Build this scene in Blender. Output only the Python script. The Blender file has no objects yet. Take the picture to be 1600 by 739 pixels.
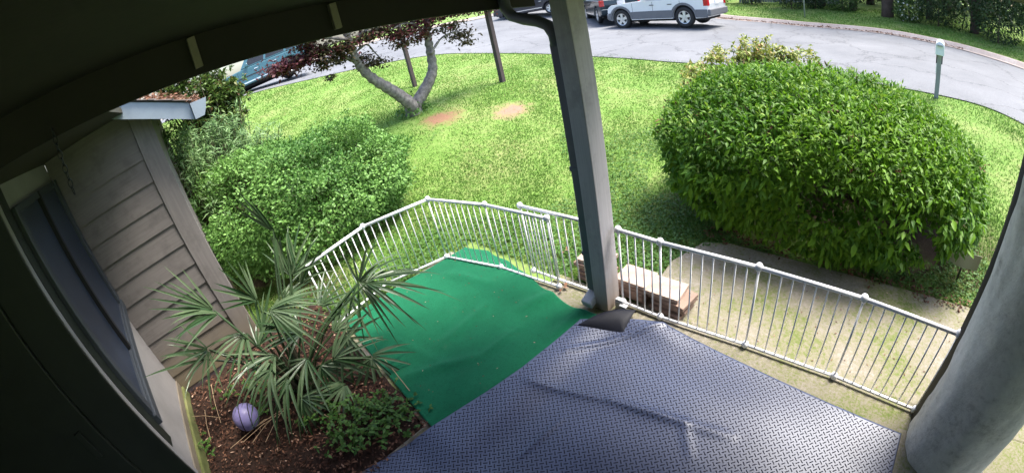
import bpy, math, random
import numpy as np
from mathutils import Vector, Matrix

random.seed(7)
rng = np.random.default_rng(7)
R = math.radians
scene = bpy.context.scene
col = scene.collection

# ------------------------------------------------------------------ camera
# World: x runs along the house front, y points from the house to the street, z up, metres.
CAM_H, PITCH, ROLL, YAW, FPX = 2.40, R(30.5), R(13.4), R(51.5), 682.0
cph, sph, crl, srl = math.cos(PITCH), math.sin(PITCH), math.cos(ROLL), math.sin(ROLL)
_r = np.array([1, 0, 0.0]); _f = np.array([0, cph, -sph]); _d = np.array([0, -sph, -cph])
_r2 = crl * _r + srl * _d
_d2 = -srl * _r + crl * _d
cy, sy = math.cos(YAW), math.sin(YAW)
RZ = np.array([[cy, -sy, 0], [sy, cy, 0], [0, 0, 1.0]])
RIGHT, DOWN, FWD = RZ @ _r2, RZ @ _d2, RZ @ _f
cam_data = bpy.data.cameras.new('camera')
cam = bpy.data.objects.new('camera', cam_data)
col.objects.link(cam)
m = Matrix.Identity(4)
for i in range(3):
    m[i][0] = RIGHT[i]; m[i][1] = -DOWN[i]; m[i][2] = -FWD[i]
m[0][3], m[1][3], m[2][3] = 0, 0, CAM_H
cam.matrix_world = m
cam_data.type = 'PANO'                       # a wide security-camera lens: angle grows evenly with distance from the centre
cam_data.sensor_fit = 'HORIZONTAL'
cam_data.sensor_width = 36.0
cam_data.sensor_height = 36.0 * 739 / 1600
cam_data.clip_start = 0.02
cam_data.clip_end = 2000
pano = cam_data if hasattr(cam_data, 'panorama_type') else cam_data.cycles
pano.panorama_type = 'FISHEYE_LENS_POLYNOMIAL'
pano.fisheye_fov = R(200)
pano.fisheye_polynomial_k0 = 0.0
pano.fisheye_polynomial_k1 = -1.0 / (FPX * 36.0 / 1600)
pano.fisheye_polynomial_k2 = 0.0
pano.fisheye_polynomial_k3 = 0.0
pano.fisheye_polynomial_k4 = 0.0
scene.camera = cam

# ------------------------------------------------------------------ sky, sun, exposure
SUN_EL, SUN_AZ = R(62), R(62)                # azimuth from +x towards +y
world = bpy.data.worlds.new('World'); scene.world = world; world.use_nodes = True
wn = world.node_tree.nodes; wl = world.node_tree.links
bg = wn.get('Background') or wn.new('ShaderNodeBackground')
out = wn.get('World Output') or wn.new('ShaderNodeOutputWorld')
sky = wn.new('ShaderNodeTexSky'); sky.sky_type = 'NISHITA'; sky.sun_disc = False
sky.sun_elevation = SUN_EL; sky.sun_rotation = math.pi / 2 - SUN_AZ
sky.air_density = 1.0; sky.dust_density = 3.0; sky.ozone_density = 1.0
bg.inputs['Strength'].default_value = 0.145
wl.new(sky.outputs[0], bg.inputs['Color']); wl.new(bg.outputs[0], out.inputs[0])
sun_d = bpy.data.lights.new('sun', 'SUN'); sun_d.energy = 2.9; sun_d.angle = R(26); sun_d.color = (1, .96, .88)
sun = bpy.data.objects.new('sun', sun_d); col.objects.link(sun)
sdir = Vector((math.cos(SUN_EL) * math.cos(SUN_AZ), math.cos(SUN_EL) * math.sin(SUN_AZ), math.sin(SUN_EL)))
sun.rotation_euler = sdir.to_track_quat('Z', 'Y').to_euler(); sun.location = (0, 0, 30)
vs = scene.view_settings
vs.view_transform = 'Standard'; vs.look = 'None'; vs.gamma = 1.0; vs.exposure = 1.75; vs.use_curve_mapping = False

# ------------------------------------------------------------------ pixel helpers (photo pixels, 1600 x 739)
def ray(u, v):
    x, y = u - 800.0, v - 369.5
    r = math.hypot(x, y) or 1e-9
    th = r / FPX
    return RIGHT * (x / r * math.sin(th)) + DOWN * (y / r * math.sin(th)) + FWD * math.cos(th)
def pg(u, v, z=0.0):
    d = ray(u, v); t = (z - CAM_H) / d[2]
    return np.array([d[0] * t, d[1] * t, z])
def pd(u, v, dist):
    d = ray(u, v); t = dist / math.hypot(d[0], d[1])
    return np.array([d[0] * t, d[1] * t, CAM_H + d[2] * t])
def pa(u, v, a):
    d = ray(u, v); t = a / d[0]
    return np.array([a, d[1] * t, CAM_H + d[2] * t])
def pb(u, v, b):
    d = ray(u, v); t = b / d[1]
    return np.array([d[0] * t, b, CAM_H + d[2] * t])
def polar(az, dist):                          # azimuth in degrees right of the view axis
    x, y = dist * math.sin(R(az)), dist * math.cos(R(az))
    return np.array([cy * x - sy * y, sy * x + cy * y])
def heading(az):
    p = polar(az, 1.0); return math.atan2(p[1], p[0])

# ------------------------------------------------------------------ scene helpers
def tag(o, label=None, cat=None, group=None, kind=None):
    if label: o['label'] = label
    if cat: o['category'] = cat
    if group: o['group'] = group
    if kind: o['kind'] = kind
    return o
def empty(name, loc=(0, 0, 0), rz=0.0, **k):
    o = bpy.data.objects.new(name, None); col.objects.link(o)
    o.location = loc; o.rotation_euler = (0, 0, rz); o.empty_display_size = .1
    return tag(o, **k)
def link_mesh(name, me, material=None, parent=None):
    o = bpy.data.objects.new(name, me); col.objects.link(o)
    if material is not None and not me.materials: me.materials.append(material)
    if parent is not None: o.parent = parent
    return o
class MB:
    def __init__(s): s.v = []; s.f = []
    def add(s, vs, fs):
        n = len(s.v); s.v += [tuple(map(float, q)) for q in vs]; s.f += [tuple(i + n for i in q) for q in fs]; return s
    def box(s, x0, x1, y0, y1, z0, z1):
        return s.add([(x0,y0,z0),(x1,y0,z0),(x1,y1,z0),(x0,y1,z0),(x0,y0,z1),(x1,y0,z1),(x1,y1,z1),(x0,y1,z1)],
                     [(0,3,2,1),(4,5,6,7),(0,1,5,4),(1,2,6,5),(2,3,7,6),(3,0,4,7)])
    def hexa(s, q):                            # eight corners, bottom loop then top loop
        return s.add(q, [(0,3,2,1),(4,5,6,7),(0,1,5,4),(1,2,6,5),(2,3,7,6),(3,0,4,7)])
    def prism(s, poly, axis, t0, t1):          # polygon extruded along an axis; poly gives the two other coordinates in order
        n = len(poly)
        def pt(p, t):
            return (t, p[0], p[1]) if axis == 0 else (p[0], t, p[1]) if axis == 1 else (p[0], p[1], t)
        vs = [pt(p, t0) for p in poly] + [pt(p, t1) for p in poly]
        fs = [tuple(range(n))[::-1], tuple(range(n, 2 * n))] + [(i, (i + 1) % n, n + (i + 1) % n, n + i) for i in range(n)]
        return s.add(vs, fs)
    def tube(s, pts, rad, n=8, cap=True):
        pts = [np.array(p, float) for p in pts]
        if not hasattr(rad, '__len__'): rad = [rad] * len(pts)
        vs = []; prev = None
        for i, p in enumerate(pts):
            t = pts[min(i + 1, len(pts) - 1)] - pts[max(i - 1, 0)]; t = t / (np.linalg.norm(t) + 1e-12)
            if prev is None:
                ref = np.array([0, 0, 1.0]) if abs(t[2]) < .9 else np.array([1.0, 0, 0])
                a = np.cross(t, ref)
            else:
                a = prev - t * np.dot(prev, t)
            a = a / (np.linalg.norm(a) + 1e-12); prev = a; b = np.cross(t, a)
            for k in range(n):
                an = 2 * math.pi * k / n
                vs.append(p + rad[i] * (math.cos(an) * a + math.sin(an) * b))
        fs = [(i * n + k, i * n + (k + 1) % n, (i + 1) * n + (k + 1) % n, (i + 1) * n + k) for i in range(len(pts) - 1) for k in range(n)]
        if cap: fs += [tuple(range(n))[::-1], tuple(range((len(pts) - 1) * n, len(pts) * n))]
        return s.add(vs, fs)
    def lathe(s, prof, n=24, axis=1, c=(0, 0, 0)):  # profile of (radius, height)
        vs = []
        for r, h in prof:
            for k in range(n):
                an = 2 * math.pi * k / n; x, y = r * math.cos(an), r * math.sin(an)
                q = (x, h, y) if axis == 1 else (x, y, h) if axis == 2 else (h, x, y)
                vs.append((q[0] + c[0], q[1] + c[1], q[2] + c[2]))
        fs = [(i * n + k, i * n + (k + 1) % n, (i + 1) * n + (k + 1) % n, (i + 1) * n + k) for i in range(len(prof) - 1) for k in range(n)]
        return s.add(vs, fs)
    def mesh(s, name, smooth=False):
        me = bpy.data.meshes.new(name); me.from_pydata(s.v, [], s.f); me.update()
        if smooth: me.polygons.foreach_set('use_smooth', [True] * len(me.polygons))
        return me
    def build(s, name, material, parent=None, smooth=False, bevel=0.0, seg=2, **k):
        me = s.mesh(name, smooth); o = link_mesh(name, me, material, parent)
        fix_normals(me)
        if bevel:
            b = o.modifiers.new('edge', 'BEVEL'); b.width = bevel; b.segments = seg; b.limit_method = 'ANGLE'; b.angle_limit = R(40)
        return tag(o, **k)
def fix_normals(me):
    import bmesh
    bm = bmesh.new(); bm.from_mesh(me); bmesh.ops.recalc_face_normals(bm, faces=bm.faces); bm.to_mesh(me); bm.free()
def raw_mesh(name, V, F, smooth=False, tone=None):   # fast numpy mesh, F is (n, k)
    me = bpy.data.meshes.new(name); n, k = F.shape
    me.vertices.add(len(V)); me.vertices.foreach_set('co', V.astype(np.float32).ravel())
    me.loops.add(n * k); me.loops.foreach_set('vertex_index', F.astype(np.int32).ravel())
    me.polygons.add(n); me.polygons.foreach_set('loop_start', np.arange(0, n * k, k, dtype=np.int32))
    me.update(calc_edges=True)
    if smooth: me.polygons.foreach_set('use_smooth', np.ones(n, bool))
    if tone is not None:
        at = me.attributes.new('tone', 'FLOAT', 'POINT'); at.data.foreach_set('value', tone.astype(np.float32))
    return me
def grid_mesh(name, X, Y, Z, smooth=True):
    ny, nx = X.shape; idx = np.arange(nx * ny).reshape(ny, nx)
    F = np.stack([idx[:-1, :-1], idx[:-1, 1:], idx[1:, 1:], idx[1:, :-1]], -1).reshape(-1, 4)
    return raw_mesh(name, np.stack([X, Y, Z], -1).reshape(-1, 3), F, smooth)
def unit(v): return v / (np.linalg.norm(v, axis=-1, keepdims=True) + 1e-9)
def vnoise(P, s, seed=0):                      # smooth pseudo-noise from summed sines, -1..1
    g = np.random.default_rng(seed); o = 0
    for i in range(5):
        k = g.normal(size=P.shape[-1]); k = k / np.linalg.norm(k) * s * g.uniform(.6, 1.7); o = o + np.sin(P @ k + g.uniform(0, 6.28))
    return o / 3.0
def leaves(name, pos, dirn, nrm, length, width, material, parent=None, fine=True, tone=None, curl=.12):
    n = len(pos); d = unit(dirn); nr = nrm - d * np.sum(nrm * d, -1, keepdims=True); nr = unit(nr); sd = np.cross(d, nr)
    L = np.broadcast_to(np.asarray(length, float), (n,))[:, None]; W = np.broadcast_to(np.asarray(width, float), (n,))[:, None]
    if tone is None: tone = rng.random(n)
    if fine:
        v = [pos, pos + d * L * .42 + sd * W * .5 + nr * W * .18, pos + d * L + -nr * L * curl, pos + d * L * .42 - sd * W * .5 + nr * W * .18, pos + d * L * .48]
        V = np.stack(v, 1).reshape(-1, 3); b = np.arange(n)[:, None] * 5
        F = np.concatenate([b + np.array([[0, 4, 1]]), b + np.array([[1, 4, 2]]), b + np.array([[0, 3, 4]]), b + np.array([[3, 2, 4]])], 0); k = 5
    else:
        v = [pos, pos + d * L * .45 + sd * W * .5, pos + d * L - nr * L * curl, pos + d * L * .45 - sd * W * .5]
        V = np.stack(v, 1).reshape(-1, 3); b = np.arange(n)[:, None] * 4
        F = b + np.array([[0, 3, 2, 1]]); k = 4
    me = raw_mesh(name, V, F, False, np.repeat(tone, k))
    return link_mesh(name, me, material, parent)

# ------------------------------------------------------------------ materials
def newmat(name):
    mt = bpy.data.materials.new(name); mt.use_nodes = True
    nt = mt.node_tree; return mt, nt, nt.nodes['Principled BSDF']
def noise_node(nt, scale, detail=4, rough=.6, coord='Object', vec=None):
    n = nt.nodes.new('ShaderNodeTexNoise'); n.inputs['Scale'].default_value = scale; n.inputs['Detail'].default_value = detail; n.inputs['Roughness'].default_value = rough
    if vec is None:
        tc = nt.nodes.new('ShaderNodeTexCoord'); nt.links.new(tc.outputs[coord], n.inputs['Vector'])
    else: nt.links.new(vec, n.inputs['Vector'])
    return n
def ramp(nt, src, stops):
    r = nt.nodes.new('ShaderNodeValToRGB'); e = r.color_ramp.elements
    while len(e) < len(stops): e.new(.5)
    for i, (p, c) in enumerate(stops):
        e[i].position = p; e[i].color = (*c, 1) if len(c) == 3 else c
    nt.links.new(src, r.inputs['Fac']); return r
def mixc(nt, fac, a, b, mode='MIX'):
    x = nt.nodes.new('ShaderNodeMix'); x.data_type = 'RGBA'; x.blend_type = mode
    for s, v in ((x.inputs[0], fac), (x.inputs[6], a), (x.inputs[7], b)):
        if hasattr(v, 'is_output'): nt.links.new(v, s)
        else: s.default_value = v if isinstance(v, (int, float)) else (*v, 1)
    return x.outputs[2]
def bump(nt, bsdf, h, strength=.3, dist=.01):
    b = nt.nodes.new('ShaderNodeBump'); b.inputs['Strength'].default_value = strength; b.inputs['Distance'].default_value = dist
    nt.links.new(h, b.inputs['Height']); nt.links.new(b.outputs[0], bsdf.inputs['Normal']); return b
def mat(name, c, rough=.6, var=.25, scale=6, fine=60, bmp=.15, metal=0.0, spec=.5, tint=None):
    mt, nt, b = newmat(name)
    n1 = noise_node(nt, scale); n2 = noise_node(nt, fine, 3)
    lo = tuple(max(0, q * (1 - var)) for q in c); hi = tuple(q * (1 + var * .7) for q in (tint or c))
    r = ramp(nt, n1.outputs['Fac'], [(.3, lo), (.7, hi)])
    c2 = mixc(nt, .35, r.outputs[0], ramp(nt, n2.outputs['Fac'], [(.3, tuple(q * (1 - var) for q in c)), (.7, c)]).outputs[0])
    nt.links.new(c2, b.inputs['Base Color'])
    b.inputs['Roughness'].default_value = rough; b.inputs['Metallic'].default_value = metal; b.inputs['Specular IOR Level'].default_value = spec
    if bmp: bump(nt, b, n2.outputs['Fac'], bmp, .004)
    return mt
def foliage(name, dark, light, trans=.3, rough=.45, third=None):
    mt, nt, b = newmat(name)
    at = nt.nodes.new('ShaderNodeAttribute'); at.attribute_name = 'tone'
    st = [(0, dark), (.85, light)] + ([(1, third)] if third else [])
    r = ramp(nt, at.outputs['Fac'], st); nt.links.new(r.outputs[0], b.inputs['Base Color'])
    b.inputs['Roughness'].default_value = rough; b.inputs['Specular IOR Level'].default_value = .25
    t = nt.nodes.new('ShaderNodeBsdfTranslucent'); nt.links.new(r.outputs[0], t.inputs['Color'])
    mx = nt.nodes.new('ShaderNodeMixShader'); mx.inputs[0].default_value = trans
    nt.links.new(b.outputs[0], mx.inputs[1]); nt.links.new(t.outputs[0], mx.inputs[2])
    nt.links.new(mx.outputs[0], nt.nodes['Material Output'].inputs[0]); return mt

M = {}
M['siding'] = mat('siding paint', (.155, .138, .128), .7, .14, 2.5, 90, .12)
M['trim'] = mat('trim paint', (.185, .167, .158), .65, .14, 3, 80, .12)
def wood_paint(name, c, stain, grain=(60, 60, 2.2), zs=(.25, .62)):
    mt, nt, b = newmat(name); tc = nt.nodes.new('ShaderNodeTexCoord'); mp = nt.nodes.new('ShaderNodeMapping'); mp.inputs['Scale'].default_value = grain
    nt.links.new(tc.outputs['Object'], mp.inputs[0]); g1 = noise_node(nt, 1.0, 6, .65, vec=mp.outputs[0]); g2 = noise_node(nt, 5, 7, .7)
    base = ramp(nt, g1.outputs['Fac'], [(.3, tuple(q * .8 for q in c)), (.6, c)]).outputs[0]
    spot = ramp(nt, g2.outputs['Fac'], [(.50, (0, 0, 0)), (.66, (.75, .75, .75))]).outputs[0]
    base = mixc(nt, spot, base, tuple(q * .66 for q in c))
    sx = nt.nodes.new('ShaderNodeSeparateXYZ'); nt.links.new(tc.outputs['Object'], sx.inputs[0])
    ad = nt.nodes.new('ShaderNodeMath'); ad.operation = 'MULTIPLY_ADD'; ad.inputs[1].default_value = .5; nt.links.new(g2.outputs['Fac'], ad.inputs[0]); nt.links.new(sx.outputs['Z'], ad.inputs[2])
    mr = nt.nodes.new('ShaderNodeMapRange'); mr.inputs[1].default_value = zs[0]; mr.inputs[2].default_value = zs[1]; mr.inputs[3].default_value = .75; mr.inputs[4].default_value = 0; nt.links.new(ad.outputs[0], mr.inputs[0])
    nt.links.new(mixc(nt, mr.outputs[0], base, stain), b.inputs['Base Color']); b.inputs['Roughness'].default_value = .7
    bump(nt, b, g1.outputs['Fac'], .35, .003); return mt
M['siding'] = wood_paint('siding paint', (.175, .157, .147), (.13, .095, .04), (2.0, 2.0, 45), (.3, .95))
M['trim'] = wood_paint('trim paint', (.21, .19, .18), (.15, .115, .06), (40, 40, 2.0), (.3, .9))
M['post'] = wood_paint('post paint', (.42, .40, .41), (.30, .22, .16))
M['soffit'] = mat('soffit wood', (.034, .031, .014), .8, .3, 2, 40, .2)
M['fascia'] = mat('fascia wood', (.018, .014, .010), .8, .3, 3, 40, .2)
M['brace'] = mat('brace wood', (.22, .19, .14), .75, .2, 8, 60, .2)
M['bluegrey'] = mat('blue grey paint', (.28, .33, .38), .5, .15, 4, 90, .12)
M['shingle'] = mat('shingle', (.30, .24, .21), .9, .35, 14, 120, .4)
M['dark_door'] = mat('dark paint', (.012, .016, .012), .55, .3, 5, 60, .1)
M['panel'] = mat('panel paint', (.27, .255, .25), .65, .18, 3, 70, .12)
M['concrete_old'] = mat('foundation', (.10, .125, .025), .85, .4, 6, 60, .3, tint=(.17, .165, .07))
M['frame'] = mat('window frame', (.042, .05, .062), .45, .1, 5, 80, .05)
M['white_metal'] = mat('white enamel', (.80, .80, .83), .35, .05, 5, 60, .03)
M['dspout'] = mat('downspout paint', (.10, .10, .125), .5, .15, 5, 80, .08)
M['outlet'] = mat('downspout outlet', (.45, .45, .46), .5, .15, 9, 80, .08)
M['rubber_back'] = mat('rubber back', (.007, .008, .014), .6, .15, 6, 120, .05, spec=.25)
M['bark'] = ground_mat('maple bark', [(.34, (.07, .055, .05)), (.46, (.19, .165, .155)), (.56, (.34, .315, .305)), (.68, (.52, .50, .48))], 7, 28, .9, .9, .02) if False else mat('maple bark', (.27, .245, .235), .9, .75, 14, 40, 1.0)
M['pole'] = mat('weathered post', (.075, .055, .06), .8, .3, 6, 50, .3)
M['mailwhite'] = mat('mailbox paint', (.72, .75, .80), .4, .08, 5, 60, .03)
M['sign'] = mat('sign board', (.26, .27, .19), .6, .1, 4, 60, .03)
M['black'] = mat('black metal', (.012, .012, .014), .5, .2, 5, 60, .05)
M['galv'] = mat('galvanised steel', (.36, .38, .40), .45, .12, 6, 60, .05, metal=.4)
M['grey_fence'] = mat('weathered fence', (.26, .27, .29), .85, .25, 3, 40, .2)
M['trunk'] = mat('pine bark', (.075, .05, .04), .9, .5, 4, 20, .7)
M['stem'] = mat('stem', (.09, .075, .04), .8, .35, 10, 50, .3)
M['stalk'] = mat('green stalk', (.07, .12, .035), .6, .3, 10, 50, .1)
M['paver'] = mat('tan paver', (.40, .29, .235), .9, .35, 9, 60, .5, tint=(.47, .36, .30))
M['paver_shaded'] = mat('shaded brown paver', (.27, .18, .14), .85, .25, 5, 70, .3)  # lower pavers browner, shade on the pile sides put into the colour
M['ball'] = mat('ball skin', (.20, .175, .36), .45, .12, 6, 160, .2)
M['tyre'] = mat('tyre', (.018, .018, .019), .75, .2, 8, 60, .15)
M['rim'] = mat('alloy', (.62, .63, .65), .3, .05, 5, 60, 0, metal=.7)
M['chrome'] = mat('chrome trim', (.7, .7, .72), .2, .03, 5, 60, 0, metal=.9)
M['redlamp'] = mat('red lamp', (.45, .012, .02), .2, .15, 20, 80, 0)
M['clearlamp'] = mat('clear lamp', (.7, .72, .72), .15, .1, 20, 80, 0)
M['plate'] = mat('number plate', (.7, .7, .72), .4, .06, 20, 80, 0)
M['grass'] = foliage('grass blades', (.075, .165, .022), (.175, .30, .065), .4, .65, (.36, .33, .15))
M['clover'] = foliage('clover', (.045, .12, .02), (.10, .21, .045), .3, .5)
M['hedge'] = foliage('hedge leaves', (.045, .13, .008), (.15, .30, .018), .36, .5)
M['shoots'] = foliage('young shoots', (.10, .24, .015), (.24, .36, .04), .35, .5)
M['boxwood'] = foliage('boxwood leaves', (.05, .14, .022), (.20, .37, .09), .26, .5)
M['nandina'] = foliage('narrow leaves', (.07, .15, .045), (.22, .34, .14), .25, .4)
M['shrub'] = foliage('shrub leaves', (.035, .07, .015), (.12, .20, .04), .25, .45, (.16, .06, .04))
M['yellowshrub'] = foliage('yellow shrub leaves', (.12, .19, .03), (.32, .33, .07), .25, .45, (.50, .30, .15))
M['palm'] = foliage('palm leaf', (.024, .056, .02), (.10, .145, .075), .12, .27)
M['maple'] = foliage('maple leaves', (.042, .014, .016), (.125, .036, .042), .3, .5)
M['maple_green'] = foliage('dark maple leaves', (.028, .030, .014), (.085, .065, .03), .3, .5)
M['woods'] = foliage('woodland leaves', (.025, .055, .014), (.085, .15, .04), .25, .5)
M['woods_dark'] = foliage('evergreen leaves', (.012, .03, .012), (.05, .085, .03), .2, .5)
M['flower'] = foliage('white petals', (.65, .65, .6), (.8, .8, .78), .2, .6)
M['litter'] = foliage('dead leaves', (.05, .02, .012), (.20, .10, .06), .1, .8, (.50, .34, .25))
M['weed'] = foliage('low weeds', (.03, .085, .015), (.09, .18, .035), .25, .5)
def paint(name, c, rough=.25, metal=0.0):
    mt, nt, b = newmat(name); n = noise_node(nt, 3, 3)
    nt.links.new(ramp(nt, n.outputs['Fac'], [(.3, tuple(q * .93 for q in c)), (.7, c)]).outputs[0], b.inputs['Base Color'])
    b.inputs['Roughness'].default_value = rough; b.inputs['Metallic'].default_value = metal; b.inputs['Coat Weight'].default_value = .6; b.inputs['Coat Roughness'].default_value = .05
    return mt
M['car_white'] = paint('white car paint', (.72, .73, .75)); M['car_teal'] = paint('teal car paint', (.035, .115, .15), .3, .2)
M['car_green'] = paint('dark green car paint', (.012, .028, .04), .3, .2); M['car_black'] = paint('dark blue car paint', (.02, .022, .035), .3, .2)
M['clad'] = mat('grey cladding', (.13, .135, .15), .5, .1, 5, 60, .05); M['under'] = mat('underbody', (.012, .012, .013), .9, .2, 5, 40, .1)
def glass(name, c, rough=.06):
    mt, nt, b = newmat(name); n = noise_node(nt, 2.5, 3)
    nt.links.new(ramp(nt, n.outputs['Fac'], [(.3, tuple(q * .6 for q in c)), (.7, c)]).outputs[0], b.inputs['Base Color'])
    b.inputs['Roughness'].default_value = rough; b.inputs['Specular IOR Level'].default_value = .6; return mt
M['glass'] = glass('car glass', (.015, .017, .02)); M['window'] = glass('house window glass', (.03, .042, .07), .38)

def ground_mat(name, stops, scale, fine, rough=.9, bmp=.4, bd=.02, patches=None):
    mt, nt, b = newmat(name)
    n1 = noise_node(nt, scale, 7, .72); n2 = noise_node(nt, fine, 5, .75)
    mx = nt.nodes.new('ShaderNodeMath'); mx.operation = 'MULTIPLY_ADD'; mx.inputs[1].default_value = .45; mx.inputs[2].default_value = 0
    nt.links.new(n2.outputs['Fac'], mx.inputs[0])
    ad = nt.nodes.new('ShaderNodeMath'); ad.operation = 'MULTIPLY_ADD'; ad.inputs[1].default_value = .55
    nt.links.new(n1.outputs['Fac'], ad.inputs[0]); nt.links.new(mx.outputs[0], ad.inputs[2])
    colr = ramp(nt, ad.outputs[0], stops).outputs[0]
    if patches:
        tc = nt.nodes.new('ShaderNodeTexCoord'); wob = noise_node(nt, 3.4, 8, .78)
        for (x, y, r, c) in patches:
            vm = nt.nodes.new('ShaderNodeVectorMath'); vm.operation = 'DISTANCE'; vm.inputs[1].default_value = (x, y, 0)
            sep = nt.nodes.new('ShaderNodeVectorMath'); sep.operation = 'MULTIPLY'; sep.inputs[1].default_value = (1, 1, 0)
            nt.links.new(tc.outputs['Object'], sep.inputs[0]); nt.links.new(sep.outputs[0], vm.inputs[0])
            a2 = nt.nodes.new('ShaderNodeMath'); a2.operation = 'MULTIPLY_ADD'; a2.inputs[1].default_value = r * 3.0; nt.links.new(wob.outputs['Fac'], a2.inputs[0]); nt.links.new(vm.outputs['Value'], a2.inputs[2])
            rr = ramp(nt, a2.outputs[0], [(0, (1, 1, 1)), (1, (0, 0, 0))])
            mr = nt.nodes.new('ShaderNodeMapRange'); mr.inputs[1].default_value = r * 1.9; mr.inputs[2].default_value = r * 2.75; mr.inputs[3].default_value = 1; mr.inputs[4].default_value = 0
            nt.links.new(a2.outputs[0], mr.inputs[0])
            colr = mixc(nt, mr.outputs[0], colr, c)
    nt.links.new(colr, b.inputs['Base Color'])
    b.inputs['Roughness'].default_value = rough; b.inputs['Specular IOR Level'].default_value = .25
    bump(nt, b, n2.outputs['Fac'], bmp, bd); return mt

# ------------------------------------------------------------------ terrain
ctrl = []
def cp_(az, dist, z=None, el=None):
    p = polar(az, dist); ctrl.append((p[0], p[1], CAM_H + dist * math.tan(R(el)) if z is None else z))
cp_(-9, 9.3, el=-11.5); cp_(3.5, 10.2, el=-10.4); cp_(-7.7, 13, el=-8.2)
cp_(16, 12, el=-9.3); cp_(26, 10.5, el=-10.8); cp_(66, 9, el=-11.2); cp_(60.3, 9, el=-11.7); cp_(80, 8.6, z=.6); cp_(45, 9.4, z=.42)
cp_(-3.4, 16.6, el=-5.1); cp_(6, 14.2, el=-7.2); cp_(-16.5, 18.3, el=-3.5); cp_(-27, 19, el=-1.9); cp_(-21.8, 20, el=-2.4); cp_(-28.8, 20, z=1.85)
cp_(27.7, 16.4, el=-6.55); cp_(20.5, 17.5, el=-6.05); cp_(18.3, 20, el=-5.2); cp_(9.8, 24, el=-3.3); cp_(1.2, 29, el=-1.7)
cp_(65, 17, el=-5.75); cp_(54, 18.2, el=-5.75); cp_(43, 19.3, el=-6.0); cp_(35, 20, el=-5.6); cp_(30, 21, el=-5.0)
cp_(65, 22, z=.95); cp_(50, 24, z=.75); cp_(37, 24, z=.6); cp_(80, 18, z=1.0); cp_(80, 25, z=1.3)
cp_(-42, 19, z=2.3); cp_(-42, 26, z=2.5); cp_(-30, 27, z=2.1); cp_(-15, 29, z=1.85); cp_(-60, 20, z=1.8)
cp_(-25, 6.3, z=0.0); cp_(-20, 7.5, z=.18); cp_(-32, 9.5, z=.45); cp_(0, 6, z=.1); cp_(15, 6, z=.06); cp_(15, 9, z=.25); cp_(35, 6, z=.08); cp_(55, 6, z=.2); cp_(-8, 5.5, z=0.02); cp_(70, 5, z=.12); cp_(-30, 14, z=1.05); cp_(-18, 13, z=.85)
cp_(10, 29, z=1.5); cp_(25, 30, z=1.0); cp_(50, 30, z=1.0); cp_(-30, 30, z=2.2); cp_(70, 30, z=1.5); cp_(-60, 30, z=2.0)
ctrl += [(-3, -6, -.05), (4, -6, -.05), (5, 0, -.03), (-9, -4, -.03), (5, 3, 0)]
C_ = np.array(ctrl)
def _k(r2): return np.where(r2 > 0, r2 * np.log(r2 + 1e-12), 0)
def tps_fit():
    n = len(C_); K = _k(((C_[:, None, :2] - C_[None, :, :2]) ** 2).sum(-1)) + np.eye(n) * 1.5
    Pm = np.concatenate([np.ones((n, 1)), C_[:, :2]], 1)
    A = np.block([[K, Pm], [Pm.T, np.zeros((3, 3))]]); return np.linalg.solve(A, np.concatenate([C_[:, 2], np.zeros(3)]))
TW = tps_fit()
def sstep(e0, e1, x):
    t = np.clip((x - e0) / (e1 - e0), 0, 1); return t * t * (3 - 2 * t)
def terrain(P):
    P = np.atleast_2d(np.asarray(P, float)); r = np.linalg.norm(P, axis=1); s = np.minimum(1, 30 / np.maximum(r, 1e-6)); Q = P * s[:, None]
    z = np.empty(len(Q))
    for i in range(0, len(Q), 20000):
        q = Q[i:i + 20000]
        z[i:i + 20000] = _k(((q[:, None] - C_[None, :, :2]) ** 2).sum(-1)) @ TW[:-3] + TW[-3] + q @ TW[-2:]
    z = z + np.maximum(0, r - 30) * .012
    # level round the house
    dx = np.maximum(np.maximum(-4.6 - P[:, 0], P[:, 0] - 8), 0); dy = np.maximum(np.maximum(-12 - P[:, 1], P[:, 1] - 2.9), 0)
    w = sstep(0.0, 1.6, np.hypot(dx, dy)); lvl = np.full(len(P), -.07)
    return lvl * (1 - w) + z * w
def tz(x, y): return float(terrain([[x, y]])[0])
def pt(u, v):
    d = ray(u, v); t = 2.0
    for _ in range(4000):
        q = d * t
        if CAM_H + q[2] <= tz(q[0], q[1]): break
        t += .02 + t * .002
    return np.array([d[0] * t, d[1] * t, tz(d[0] * t, d[1] * t)])

NEAR = [(92, 8.4), (75, 8.6), (66, 9.0), (55, 9.15), (45, 9.4), (35, 9.9), (26, 10.5), (21, 11.2), (16, 12), (11, 13), (6, 14.2), (1, 15.5), (-3.4, 16.6), (-9, 17.5), (-16.5, 18.3), (-27, 19), (-36, 19.4), (-46, 19.8), (-60, 20.5)]
FAR = [(92, 14), (78, 15), (65, 17), (59, 17.6), (54, 18.2), (48, 18.8), (43, 19.3), (39, 19.7), (35, 20), (32, 20.5), (28, 21.6), (23, 23.3), (17, 25.5), (9, 28), (1.2, 29), (-10, 30), (-22, 29.5), (-38, 29), (-60, 30)]
def curve(pts, n):
    P = np.array([polar(a, d) for a, d in pts]); k = len(P); ts = np.linspace(0, k - 1, n); o = []
    for t in ts:
        i = min(int(t), k - 2); f = t - i; p0, p1, p2, p3 = P[max(i - 1, 0)], P[i], P[i + 1], P[min(i + 2, k - 1)]
        o.append(.5 * ((2 * p1) + (p2 - p0) * f + (2 * p0 - 5 * p1 + 4 * p2 - p3) * f * f + (3 * p1 - p0 - 3 * p2 + p3) * f ** 3))
    return np.array(o)
NR = 150
near_c, far_c = curve(NEAR, NR), curve(FAR, NR)
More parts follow.
